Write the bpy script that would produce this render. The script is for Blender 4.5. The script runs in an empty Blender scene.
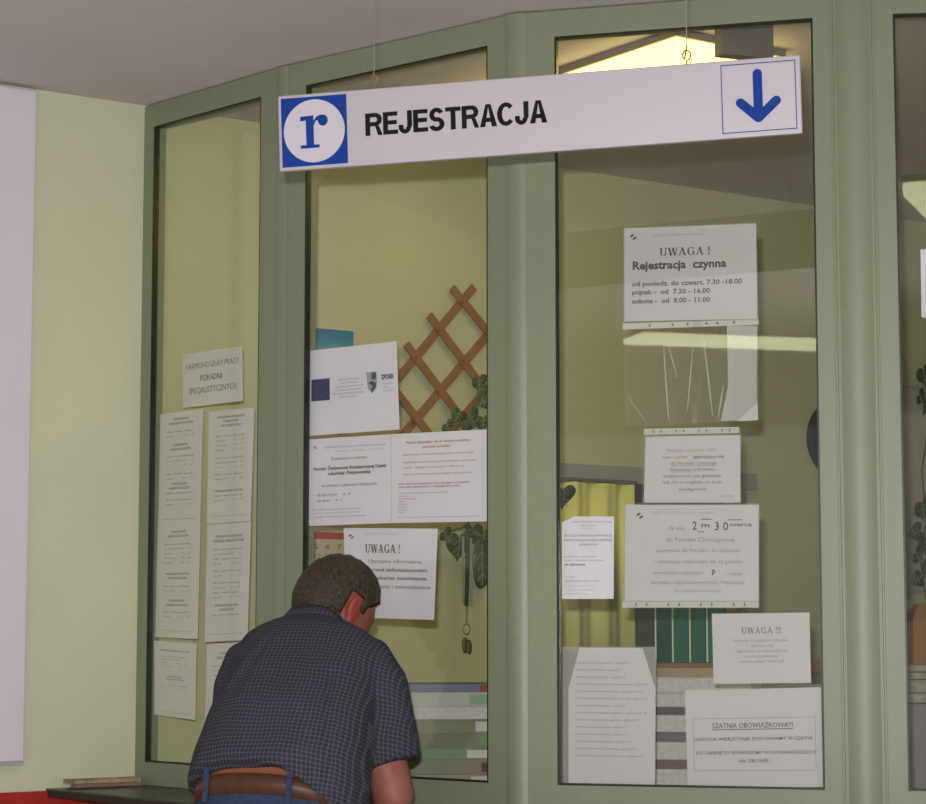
import bpy, bmesh, math, random
from mathutils import Vector, Matrix, noise
random.seed(7)
C = bpy.context.scene.collection
S = bpy.context.scene
R = math.radians

# ------------------------------------------------------------------ camera, world, lights, exposure
FPX, HZ, ZC = 2243.0, 635.0, 1.35           # focal length in px, horizon row, eye height
PITCH = math.atan((HZ - 402.0) / FPX)
CP, SP = math.cos(PITCH), math.sin(PITCH)
cam = bpy.data.objects.new('camera', bpy.data.cameras.new('camera'))
C.objects.link(cam)
cam.location = (0, 0, ZC)
cam.rotation_euler = (math.pi / 2 + PITCH, 0, 0)
cam.data.sensor_fit = 'HORIZONTAL'
cam.data.sensor_width = 36.0
cam.data.lens = 36.0 * FPX / 926.0
cam.data.clip_start = 0.05
S.camera = cam

S.view_settings.view_transform = 'Standard'
S.view_settings.look = 'None'
S.view_settings.gamma = 1.0
S.view_settings.use_curve_mapping = False
S.view_settings.exposure = 0.0

wd = bpy.data.worlds.new('world'); S.world = wd
wd.use_nodes = True
wd.node_tree.nodes['Background'].inputs[0].default_value = (0.98, 0.95, 1.0, 1)
wd.node_tree.nodes['Background'].inputs[1].default_value = 0.56

def area(name, loc, rot, sx, sy, power, col):
    l = bpy.data.lights.new(name, 'AREA'); l.shape = 'RECTANGLE'
    l.size, l.size_y, l.energy, l.color = sx, sy, power, col
    o = bpy.data.objects.new(name, l); C.objects.link(o)
    o.location = loc; o.rotation_euler = rot
    return o
# the camera's flash, just above the lens, and an added soft fill light behind the camera
area('camera_flash', (-0.04, 0.0, ZC + 0.11), (math.pi / 2 + PITCH, 0, R(15)), 0.05, 0.03, 128, (1.0, 0.965, 1.0))
area('hall_fill_light', (3.6, -1.6, 1.9), (R(88), 0, R(32)), 2.2, 1.6, 7, (0.98, 0.97, 1.0))

# ------------------------------------------------------------------ materials
def lin(c):
    return tuple(((x / 255) / 12.92 if x / 255 <= .04045 else ((x / 255 + .055) / 1.055) ** 2.4) for x in c)
MATS = {}
def mat(name, col, rough=.6, metal=0., spec=.4, var=0., scale=20., bump=0., bscale=200., emit=None, estr=0., alpha=1.):
    if name in MATS: return MATS[name]
    m = bpy.data.materials.new(name); m.use_nodes = True
    nt = m.node_tree; b = nt.nodes['Principled BSDF']
    b.inputs['Base Color'].default_value = (*col, 1)
    b.inputs['Roughness'].default_value = rough
    b.inputs['Metallic'].default_value = metal
    b.inputs['Specular IOR Level'].default_value = spec
    b.inputs['Alpha'].default_value = alpha
    tc = nt.nodes.new('ShaderNodeTexCoord')
    if var > 0:
        n = nt.nodes.new('ShaderNodeTexNoise'); n.inputs['Scale'].default_value = scale; n.inputs['Detail'].default_value = 5
        nt.links.new(tc.outputs['Object'], n.inputs['Vector'])
        r = nt.nodes.new('ShaderNodeValToRGB')
        r.color_ramp.elements[0].position = .3; r.color_ramp.elements[1].position = .7
        r.color_ramp.elements[0].color = (*[max(0, c * (1 - var)) for c in col], 1)
        r.color_ramp.elements[1].color = (*[min(1, c * (1 + var)) for c in col], 1)
        nt.links.new(n.outputs['Fac'], r.inputs['Fac']); nt.links.new(r.outputs['Color'], b.inputs['Base Color'])
    if bump > 0:
        n2 = nt.nodes.new('ShaderNodeTexNoise'); n2.inputs['Scale'].default_value = bscale; n2.inputs['Detail'].default_value = 3
        nt.links.new(tc.outputs['Object'], n2.inputs['Vector'])
        bp = nt.nodes.new('ShaderNodeBump'); bp.inputs['Strength'].default_value = bump; bp.inputs['Distance'].default_value = .002
        nt.links.new(n2.outputs['Fac'], bp.inputs['Height']); nt.links.new(bp.outputs['Normal'], b.inputs['Normal'])
    if emit:
        b.inputs['Emission Color'].default_value = (*emit, 1); b.inputs['Emission Strength'].default_value = estr
    MATS[name] = m
    return m

def glassy(name, tint, refl_ior, rough=0.02, milky=0.):
    m = bpy.data.materials.new(name); m.use_nodes = True
    nt = m.node_tree; nt.nodes.clear()
    out = nt.nodes.new('ShaderNodeOutputMaterial')
    tr = nt.nodes.new('ShaderNodeBsdfTransparent'); tr.inputs[0].default_value = (*tint, 1)
    gl = nt.nodes.new('ShaderNodeBsdfGlossy'); gl.inputs['Roughness'].default_value = rough
    lw = nt.nodes.new('ShaderNodeLayerWeight'); lw.inputs['Blend'].default_value = .5
    pw = nt.nodes.new('ShaderNodeMath'); pw.operation = 'POWER'; pw.inputs[1].default_value = 5.0
    nt.links.new(lw.outputs['Facing'], pw.inputs[0])
    f0 = ((refl_ior - 1) / (refl_ior + 1)) ** 2
    fr = nt.nodes.new('ShaderNodeMath'); fr.operation = 'MULTIPLY_ADD'; fr.inputs[1].default_value = 1 - f0; fr.inputs[2].default_value = f0
    nt.links.new(pw.outputs[0], fr.inputs[0])
    mx = nt.nodes.new('ShaderNodeMixShader')
    nt.links.new(fr.outputs[0], mx.inputs[0]); nt.links.new(tr.outputs[0], mx.inputs[1]); nt.links.new(gl.outputs[0], mx.inputs[2])
    last = mx
    if milky:
        df = nt.nodes.new('ShaderNodeBsdfDiffuse'); df.inputs[0].default_value = (.86, .86, .86, 1)
        m2 = nt.nodes.new('ShaderNodeMixShader'); m2.inputs[0].default_value = milky
        nt.links.new(mx.outputs[0], m2.inputs[1]); nt.links.new(df.outputs[0], m2.inputs[2]); last = m2
    nt.links.new(last.outputs[0], out.inputs[0])
    MATS[name] = m
    return m

M_GREEN = mat('sage_green_paint', (.225, .262, .165), .42, spec=.45, var=.03, scale=60, bump=.05, bscale=900)
M_GASKET = mat('black_rubber', (.014, .018, .010), .35)
M_GLASS = glassy('window_glass', (.972, .98, .962), 1.5)
M_WALL_L = mat('pale_green_plaster', (.60, .62, .43), .85, spec=.15, var=.035, scale=2.2, bump=.25, bscale=220)
M_WALL_B = mat('lamplit_green_plaster', (.59, .60, .375), .85, spec=.15, var=.05, scale=2.0, bump=.2, bscale=220)  # yellower copy of the hall plaster, warm lamp light put into the colour
M_CEIL = mat('grey_white_ceiling', (.60, .565, .56), .9, spec=.1, var=.03, scale=3, bump=.2, bscale=160)
M_FLOOR = mat('grey_floor', (.50, .48, .46), .5, var=.1, scale=8)
M_RED = mat('red_paint', (.38, .020, .014), .5, var=.05, scale=10)
M_WHITEB = mat('white_panel', (.70, .66, .71), .6, var=.02, scale=5)
M_COUNTER = mat('dark_green_laminate', (.055, .085, .055), .38, var=.1, scale=40)
M_CEDGE = mat('dark_counter_edge', (.022, .028, .020), .45)
M_SIGN = mat('white_aluminium', (.47, .44, .475), .40, metal=.25)
M_BLUE = mat('sign_blue', (.006, .040, .25), .6, spec=.15)
M_BLACK = mat('sign_black', (.012, .011, .013), .7, spec=.08)
M_INK = mat('ink_black', (.06, .06, .065), .8)
M_INKG = mat('ink_grey', (.24, .24, .25), .8)
M_INKL = mat('ink_light', (.40, .40, .41), .8)
M_INKR = mat('ink_red', (.50, .16, .15), .8)
M_INKP = mat('ink_pink', (.62, .30, .34), .8)
M_PEN = mat('pen_ink', (.02, .02, .04), .6)
M_PAPER = mat('white_paper', (.81, .79, .87), .7, spec=.25, var=.015, scale=12)
M_PAPERY = mat('offwhite_paper', (.70, .69, .63), .75, spec=.2, var=.02, scale=12)
M_SLEEVE = glassy('clear_plastic', (.95, .95, .93), 1.35, .22, .05)
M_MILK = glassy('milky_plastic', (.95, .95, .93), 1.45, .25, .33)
M_STRIP = glassy('sleeve_strip_plastic', (.95, .95, .93), 1.4, .25, .55)
M_STEEL = mat('steel_wire', (.45, .44, .42), .35, metal=.9)
M_LAMPB = mat('lamp_housing', (.30, .27, .24), .45, metal=.4)
M_WOOD = mat('trellis_wood', (.30, .125, .035), .55, var=.15, scale=25)
M_LEAF = mat('dark_leaf', (.045, .085, .030), .4, var=.3, scale=40)
M_LEAFP = mat('pale_leaf_vein', (.22, .27, .14), .5)

# ------------------------------------------------------------------ helpers
def link(name, me, m=None, parent=None):
    o = bpy.data.objects.new(name, me); C.objects.link(o)
    if m is not None and me is not None and len(me.materials) == 0: me.materials.append(m)
    if parent is not None: o.parent = parent
    return o
def mk(name, verts, faces, m, parent=None, smooth=False):
    me = bpy.data.meshes.new(name); me.from_pydata([tuple(v) for v in verts], [], faces); me.update()
    bm = bmesh.new(); bm.from_mesh(me); bmesh.ops.recalc_face_normals(bm, faces=bm.faces); bm.to_mesh(me); bm.free()
    if smooth:
        for p in me.polygons: p.use_smooth = True
    return link(name, me, m, parent)
def tag(o, label, cat, group=None):
    o['label'] = label; o['category'] = cat
    if group: o['group'] = group
    return o
def struct(o):
    o['kind'] = 'structure'; return o
def empty(name, loc=(0, 0, 0), rz=0):
    o = bpy.data.objects.new(name, None); C.objects.link(o); o.empty_display_size = .05
    o.location = loc; o.rotation_euler = (0, 0, rz); return o
class MB:
    def __init__(s): s.v, s.f = [], []
    def add(s, v, f):
        k = len(s.v); s.v += [Vector(a) for a in v]; s.f += [tuple(i + k for i in q) for q in f]; return s
    def prism(s, poly, d):                       # closed polygon of 3D points swept by vector d
        n = len(poly); d = Vector(d)
        v = [Vector(p) for p in poly] + [Vector(p) + d for p in poly]
        f = [tuple(range(n))[::-1], tuple(range(n, 2 * n))] + [(i, (i + 1) % n, n + (i + 1) % n, n + i) for i in range(n)]
        return s.add(v, f)
    def box(s, c, ax, ay, az):                   # centre and three half-axis vectors
        c, ax, ay, az = map(Vector, (c, ax, ay, az))
        v = [c + sx * ax + sy * ay + sz * az for sz in (-1, 1) for sx, sy in ((-1, -1), (1, -1), (1, 1), (-1, 1))]
        return s.add(v, [(0, 3, 2, 1), (4, 5, 6, 7), (0, 1, 5, 4), (1, 2, 6, 5), (2, 3, 7, 6), (3, 0, 4, 7)])
    def tube(s, pts, rad, n=10, cap=True):
        pts = [Vector(p) for p in pts]
        if not hasattr(rad, '__len__'): rad = [rad] * len(pts)
        k0 = len(s.v); ref = None
        for i, p in enumerate(pts):
            t = (pts[min(i + 1, len(pts) - 1)] - pts[max(i - 1, 0)]).normalized()
            if ref is None: ref = t.orthogonal().normalized()
            ref = (ref - t * ref.dot(t)).normalized(); b = t.cross(ref)
            for j in range(n):
                a = 2 * math.pi * j / n
                s.v.append(p + (ref * math.cos(a) + b * math.sin(a)) * rad[i])
        for i in range(len(pts) - 1):
            for j in range(n):
                a, b2 = k0 + i * n + j, k0 + i * n + (j + 1) % n
                s.f.append((a, b2, b2 + n, a + n))
        if cap:
            s.f.append(tuple(k0 + j for j in range(n))[::-1]); s.f.append(tuple(k0 + (len(pts) - 1) * n + j for j in range(n)))
        return s
    def capsule(s, pts, rad, n=14):              # tube with rounded ends
        pts = [Vector(p) for p in pts]; rad = list(rad)
        d0 = (pts[0] - pts[1]).normalized(); d1 = (pts[-1] - pts[-2]).normalized()
        a = [(pts[0] + d0 * rad[0] * math.sin(q), max(rad[0] * math.cos(q), 1e-4)) for q in (R(88), R(60), R(30))]
        b = [(pts[-1] + d1 * rad[-1] * math.sin(q), max(rad[-1] * math.cos(q), 1e-4)) for q in (R(30), R(60), R(88))]
        P = [x[0] for x in a] + pts + [x[0] for x in b]; Q = [x[1] for x in a] + rad + [x[1] for x in b]
        return s.tube(P, Q, n)
    def loft(s, rings):
        n = len(rings[0]); k0 = len(s.v)
        for r in rings: s.v += [Vector(p) for p in r]
        for i in range(len(rings) - 1):
            for j in range(n):
                a, b = k0 + i * n + j, k0 + i * n + (j + 1) % n
                s.f.append((a, b, b + n, a + n))
        s.f.append(tuple(k0 + j for j in range(n))[::-1]); s.f.append(tuple(k0 + (len(rings) - 1) * n + j for j in range(n)))
        return s
    def ball(s, c, rx, ry, rz, M=None, nu=20, nv=12):
        c = Vector(c); k0 = len(s.v)
        for i in range(1, nv):
            th = math.pi * i / nv
            for j in range(nu):
                ph = 2 * math.pi * j / nu
                p = Vector((rx * math.sin(th) * math.cos(ph), ry * math.sin(th) * math.sin(ph), rz * math.cos(th)))
                s.v.append(c + (M @ p if M else p))
        for i in range(nv - 2):
            for j in range(nu):
                a, b = k0 + i * nu + j, k0 + i * nu + (j + 1) % nu
                s.f.append((a, b, b + nu, a + nu))
        s.f.append(tuple(k0 + j for j in range(nu))[::-1]); s.f.append(tuple(k0 + (nv - 2) * nu + j for j in range(nu)))
        return s
    def build(s, name, m, parent=None, smooth=False): return mk(name, s.v, s.f, m, parent, smooth)
def bevel(o, w, seg=2):
    md = o.modifiers.new('bevel', 'BEVEL'); md.width = w; md.segments = seg; md.limit_method = 'ANGLE'; return o
def evaluated(o):
    dg = bpy.context.evaluated_depsgraph_get(); dg.update()
    return bpy.data.meshes.new_from_object(o.evaluated_get(dg))
def remeshed(name, mb, voxel, it, m, parent, fac=.5):
    me = bpy.data.meshes.new('raw'); me.from_pydata([tuple(v) for v in mb.v], [], mb.f)
    bm = bmesh.new(); bm.from_mesh(me); bmesh.ops.recalc_face_normals(bm, faces=bm.faces); bm.to_mesh(me); bm.free()
    o = bpy.data.objects.new('raw', me); C.objects.link(o)
    md = o.modifiers.new('r', 'REMESH'); md.mode = 'VOXEL'; md.voxel_size = voxel
    md = o.modifiers.new('s', 'SMOOTH'); md.iterations = it; md.factor = fac
    res = evaluated(o); C.objects.unlink(o); bpy.data.objects.remove(o)
    res.materials.clear(); res.name = name
    for p in res.polygons: p.use_smooth = True; p.material_index = 0
    return link(name, res, m, parent)

# photograph geometry -> points of the place
CAM = Vector((0, 0, ZC))
def ray(px, py):
    u = 402.0 - py
    return Vector((px - 463.0, FPX * CP - u * SP, FPX * SP + u * CP))
def at_y(px, py, Y):
    r = ray(px, py); return CAM + r * (Y / r.y)
def at_z(px, py, z):
    r = ray(px, py); return CAM + r * ((z - ZC) / r.z)
def at_plane(px, py, p0, n):
    r = ray(px, py); return CAM + r * ((Vector(p0) - CAM).dot(n) / r.dot(n))

H_CEIL, H_COUNT, H_P0, H_P1 = 2.81, .95, 1.012, 2.744
K = [Vector(k) for k in ((-.885, 6.105), (-.464, 5.658), (.1213, 5.163), (.8785, 4.952), (1.62, 4.87))]
PD, PN, PW = [], [], []
for i in range(4):
    d = K[i + 1] - K[i]; PW.append(d.length); d.normalize(); PD.append(d); PN.append(Vector((d.y, -d.x)))
def pp(i, s, n, z):
    q = K[i] + PD[i] * s + PN[i] * n; return Vector((q.x, q.y, z))
def at_panel(px, py, i, n=0.):
    return at_plane(px, py, pp(i, 0, n, 0), Vector((*PN[i], 0)))
WU = Vector((math.cos(R(35)), math.sin(R(35)))); WN = Vector((WU.y, -WU.x))       # long wall: direction, normal to the hall
W0 = Vector((-.886, 6.100))
def wp(s, n, z):
    q = W0 + WU * s + WN * n; return Vector((q.x, q.y, z))
def at_wall(px, py, n=0.):
    return at_plane(px, py, wp(0, n, 0), Vector((*WN, 0)))
def wall_s(p): return (Vector((p.x, p.y)) - W0).dot(WU)
def offs(lo, hi, d, s_lo=0, s_hi=None):          # polyline of the booth front moved by d along its normals, mitred
    out = []
    for i in range(lo, hi + 1):
        if i == lo: q = K[i] + PD[i] * s_lo + PN[i] * d
        elif i == hi: q = (K[i] if s_hi is None else K[i - 1] + PD[i - 1] * s_hi) + PN[i - 1] * d
        else:
            a, b = PN[i - 1], PN[i]; m = (a + b).normalized(); q = K[i] + m * (d / m.dot(a))
        out.append(q)
    return out

# ------------------------------------------------------------------ structure
struct(MB().box((0, 3, -.05), (6, 0, 0), (0, 8, 0), (0, 0, .05)).build('floor', M_FLOOR))
struct(MB().box((0, 3, H_CEIL + .05), (6, 0, 0), (0, 8, 0), (0, 0, .05)).build('ceiling', M_CEIL))
struct(MB().prism([wp(-4.2, 0, 0), wp(.012, 0, 0), wp(.012, -.12, 0), wp(-4.2, -.12, 0)], (0, 0, H_CEIL)).build('wall_left', M_WALL_L))
# the same wall goes on behind the glass; a window opening is cut in it
ws0, ws1 = wall_s(at_wall(536, 560)), wall_s(at_wall(738, 560))
wz0, wz1 = 1.285, at_wall(600, 483).z
b = MB()
for s0, s1, z0, z1 in ((.012, ws0, 0, H_CEIL), (ws1, 5.2, 0, H_CEIL), (ws0, ws1, 0, wz0), (ws0, ws1, wz1, H_CEIL)):
    b.prism([wp(s0, 0, z0), wp(s1, 0, z0), wp(s1, -.12, z0), wp(s0, -.12, z0)], (0, 0, z1 - z0))
struct(b.build('wall_back', M_WALL_B))
e = Vector((K[4].x, K[4].y)); e2 = wp(3.7, 0, 0).xy
nn = (e2 - e).normalized(); nn = Vector((nn.y, -nn.x))
struct(MB().prism([(*e, 0), (*e2, 0), (*(e2 + nn * .1), 0), (*(e + nn * .1), 0)], (0, 0, H_CEIL)).build('wall_right', M_WALL_B))
fr = offs(0, 4, -.01, .01); bk = offs(0, 4, -.06, .04)
struct(MB().prism([(*q, 0) for q in fr + bk[::-1]], (0, 0, H_COUNT - .002)).build('wall_front', M_GREEN))
# red painted dado on the hall wall
struct(bevel(MB().prism([wp(-4.2, 0, 0), wp(-.002, 0, 0), wp(-.002, .012, 0), wp(-4.2, .012, 0)], (0, 0, .944)).build('trim_1', M_RED), .003))

PANE = [(.048, .525), (.083, .684), (.096, .698), (.091, .64)]
for i in range(4):
    a, b_ = PANE[i]; W = PW[i]
    root = empty('window_%d' % (i + 1), pp(i, W / 2, 0, H_COUNT), 0); struct(root)
    inv = Matrix.Translation(-root.location)
    def local(mb): mb.v = [inv @ v for v in mb.v]; return mb
    fr = MB()
    zt, zb = H_CEIL - .004, H_COUNT + .001
    g = .0008
    for (s0, s1, z0, z1) in ((g, a, zb, zt), (b_, W - g, zb, zt), (a, b_, zb, H_P0), (a, b_, H_P1, zt)):
        fr.prism([pp(i, s0, 0, z0), pp(i, s1, 0, z0), pp(i, s1, -.042, z0), pp(i, s0, -.042, z0)], (0, 0, z1 - z0))
    local(fr).build('frame', M_GREEN, root)
    gk = MB(); w = .0045
    for (s0, s1, z0, z1) in ((a, a + w, H_P0, H_P1), (b_ - w, b_, H_P0, H_P1), (a + w, b_ - w, H_P0, H_P0 + w), (a + w, b_ - w, H_P1 - w, H_P1)):
        gk.prism([pp(i, s0, -.001, z0), pp(i, s1, -.001, z0), pp(i, s1, -.018, z0), pp(i, s0, -.018, z0)], (0, 0, z1 - z0))
    local(gk).build('gasket', M_GASKET, root)
    gl = MB().prism([pp(i, a + .003, -.007, H_P0 + .003), pp(i, b_ - .003, -.007, H_P0 + .003), pp(i, b_ - .003, -.012, H_P0 + .003), pp(i, a + .003, -.012, H_P0 + .003)], (0, 0, H_P1 - H_P0 - .006))
    local(gl).build('glass', M_GLASS, root)
# rounded aluminium corner covers
for k, (i, wl, wr, bulge) in enumerate(((1, .022, .022, .004), (2, .028, .028, .004), (3, .036, .036, .006))):
    pl, pr = K[i] - PD[i - 1] * wl, K[i] + PD[i] * wr
    mid = K[i] + (PN[i - 1] + PN[i]).normalized() * bulge
    ctrl = mid * 2 - (pl + PN[i - 1] * .0015) * .5 - (pr + PN[i] * .0015) * .5
    arc = []
    for q in range(13):
        t = q / 12
        arc.append((pl + PN[i - 1] * .0015) * (1 - t) ** 2 + ctrl * 2 * t * (1 - t) + (pr + PN[i] * .0015) * t * t)
    poly = [pl - PN[i - 1] * .004] + arc + [pr - PN[i] * .004, K[i] - (PN[i - 1] + PN[i]).normalized() * .012]
    struct(MB().prism([(*q, H_COUNT + .001) for q in poly], (0, 0, H_CEIL - H_COUNT - .005)).build('trim_%d' % (k + 2), M_GREEN, None))
    if i == 3:                                   # narrow raised ribs beside the corner cover
        for sgn, (ii, ss) in enumerate(((2, PW[2] - .046), (3, .046))):
            struct(MB().prism([pp(ii, ss - .003, .0, H_COUNT + .001), pp(ii, ss + .003, 0, H_COUNT + .001), pp(ii, ss + .002, .003, H_COUNT + .001), pp(ii, ss - .002, .003, H_COUNT + .001)], (0, 0, H_CEIL - H_COUNT - .005)).build('trim_%d' % (5 + sgn), M_GREEN))
# window in the wall behind the glass
win = struct(empty('window_5', wp((ws0 + ws1) / 2, 0, wz0)))
iv = Matrix.Translation(-win.location)
fz = at_wall(600, 466).z
f_ = MB()
M_GREYF = mat('grey_frame', (.36, .36, .34), .5)
for s0, s1, z0, z1 in ((ws0 - .04, ws1 + .06, wz1, fz), (ws0 - .04, ws0 + .012, wz0, wz1), (ws1 - .012, ws1 + .012, wz0, wz1), (ws0 + .012, ws1 - .012, wz0 - .03, wz0 + .015)):
    f_.prism([wp(s0, .03, z0), wp(s1, .03, z0), wp(s1, .001, z0), wp(s0, .001, z0)], (0, 0, z1 - z0))
f_.v = [iv @ v for v in f_.v]; f_.build('frame', M_GREYF, win)
p_ = MB().prism([wp(ws0, -.06, wz0), wp(ws1, -.06, wz0), wp(ws1, -.07, wz0), wp(ws0, -.07, wz0)], (0, 0, wz1 - wz0))
p_.v = [iv @ v for v in p_.v]; p_.build('glass', mat('dark_pane', (.055, .06, .03), .15), win)

# ------------------------------------------------------------------ lamps
def luminaire(name, p0, du, length, width, drop, label, cat, ecol, estr, side_lit=True, group=None):
    """ceiling box lamp: p0 = one corner on the ceiling, du = long direction (2D), width to its left-hand normal"""
    du = Vector(du).normalized(); dn = Vector((-du.y, du.x))
    root = empty(name, (p0.x, p0.y, H_CEIL))
    q = lambda a, b_, z: Vector((*(du * a + dn * b_), z))
    top = MB().prism([q(0, 0, -.02), q(length, 0, -.02), q(length, width, -.02), q(0, width, -.02)], (0, 0, .019))
    top.build('housing', M_LAMPB, root)
    w4 = math.copysign(.004, width)
    d = MB().prism([q(.004, w4, -drop + .004), q(length - .004, w4, -drop + .004), q(length - .004, width - w4, -drop + .004), q(.004, width - w4, -drop + .004)], (0, 0, drop - .026))
    d.build('diffuser', mat(name + '_glow_%d' % estr, (.8, .8, .7), .5, emit=ecol, estr=estr), root)
    return tag(root, label, cat, group)
pl0 = at_z(676, 29, H_CEIL - .004)
il = luminaire('ceiling_lamp', pl0, (-.573, .819), .95, -.36, .10, 'lit box lamp on the ceiling behind the glass, glowing above the hanging sign', 'lamp', (1.0, .76, .20), 3.1, True)
bq = at_y(723, 40, 5.15); bu = Vector((.93, .36)); bn = Vector((-.36, .93))
MB().box(Vector((bq.x, bq.y, H_CEIL - .052)) - il.location + Vector((*(bu * .068 + bn * .022), 0)), (*(bu * .068), 0), (*(bn * .02), 0), (0, 0, .050)).build('ballast_box', M_LAMPB, il)
luminaire('ceiling_lamp', Vector((-2.06, .14, 0)), (.69, -.724), 1.3, -.29, .05, 'lamp on the hall ceiling mirrored as a pale streak in the pane of opening hours', 'lamp', (.97, 1.0, .58), 6)
luminaire('ceiling_lamp', Vector((.93, 2.80, 0)), (.15, -.98), 1.25, .30, .068, 'lamp on the hall ceiling mirrored as a pale wedge beyond the last post', 'lamp', (.97, 1.0, .58), 6)

# ------------------------------------------------------------------ counter and things on it
cf, cb = offs(0, 4, .28, -.02), offs(0, 4, .002, .0)
cf[0] = W0 + WN * .002 * 0 + PN[0] * .28 + (K[0] - W0) * 0
cl = wp(-.255, .004, 0).xy
cf[0] = cl; cb[0] = K[0] + PN[0] * .012 + PD[0] * .014
cnt = empty('counter', (-.55, 5.5, H_COUNT - .036))
c_ = MB().prism([(*q, H_COUNT - .004) for q in cf + cb[::-1]], (0, 0, .004)); c_.v = [v - cnt.location for v in c_.v]; c_.build('top', M_COUNTER, cnt)
c_ = MB().prism([(*q, H_COUNT - .022) for q in cf + cb[::-1]], (0, 0, .0175)); c_.v = [v - cnt.location for v in c_.v]; c_.build('edge', M_CEDGE, cnt)
for s in (.25, .9, 1.7):
    pass
for i in range(4):
    br = MB(); s = PW[i] * .5
    br.prism([pp(i, s - .012, .0, .70), pp(i, s - .012, .2, H_COUNT - .023), pp(i, s - .012, 0, H_COUNT - .023)], (PD[i].x * .024, PD[i].y * .024, 0))
    br.v = [v - cnt.location for v in br.v]; br.build('bracket', M_GREEN, cnt)
tag(cnt, 'dark green counter shelf running along the foot of the glazed booth', 'counter')

def booklet(c, u, L, Wd, T, mc, mp, label, group, name='booklet', cat='booklet'):
    u = Vector(u).normalized(); v = Vector((-u.y, u.x))
    root = empty(name, c)
    u3, v3 = Vector((*u, 0)), Vector((*v, 0))
    t = min(.0022, T * .16)
    cov = MB().box((0, 0, t / 2), u3 * L / 2, v3 * Wd / 2, (0, 0, t / 2)).box((0, 0, T - t / 2), u3 * L / 2, v3 * Wd / 2, (0, 0, t / 2))
    cov.box(v3 * (Wd / 2 - t / 2) + Vector((0, 0, T / 2)), u3 * L / 2, v3 * t / 2, (0, 0, T / 2 - t - .0001))
    cov.build('cover', mc, root)
    MB().box(Vector((0, 0, T / 2)) - v3 * .002, u3 * (L / 2 - .004), v3 * (Wd / 2 - .004), (0, 0, T / 2 - t - .0002)).build('pages', mp, root)
    return tag(root, label, cat, group)
M_PAGE = mat('page_edges', (.70, .68, .66), .8, var=.12, scale=120)
M_PAGEG = mat('grey_page_edges', (.42, .42, .33), .8, var=.25, scale=90)
pm = at_z(107, 785, H_COUNT)
booklet((pm.x, pm.y, H_COUNT), WU, .245, .12, .012, mat('pink_brown_cover', (.36, .20, .16), .6), mat('brown_pages', (.34, .22, .17), .8), 'pinkish brown booklet lying lowest at the wall end of the counter', 'booklets on the counter')
pm2 = at_z(100, 782, H_COUNT + .012)
booklet((pm2.x, pm2.y, H_COUNT + .0122), WU, .20, .10, .010, mat('tan_mottled_cover', (.33, .25, .15), .6, var=.6, scale=35), mat('tan_pages', (.40, .31, .18), .8, var=.4, scale=50), 'mottled tan booklet on top of the pinkish one at the counter end', 'booklets on the counter')

# tall white panel on the hall wall
sw = wall_s(at_wall(31, 400, .03))
wb = empty('wall_panel', wp(sw - .45, .001, 1.024))
q = MB().prism([wp(sw - .9, .001, 1.024), wp(sw, .001, 1.024), wp(sw, .032, 1.024), wp(sw - .9, .032, 1.024)], (0, 0, H_CEIL - .012 - 1.024)); q.v = [v - wb.location for v in q.v]
bevel(q.build('board', M_WHITEB, wb), .004)
q = MB()
for s0, s1, z0, z1 in ((sw - .9, sw, 1.014, 1.0235),):
    q.prism([wp(s0, .002, z0), wp(s1, .002, z0), wp(s1, .029, z0), wp(s0, .029, z0)], (0, 0, z1 - z0))
q.v = [v - wb.location for v in q.v]; q.build('bottom_edge', mat('panel_edge_grey', (.42, .40, .42), .5), wb)
tag(wb, 'tall plain white panel fixed to the pale green wall up to the ceiling', 'panel')

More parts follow.
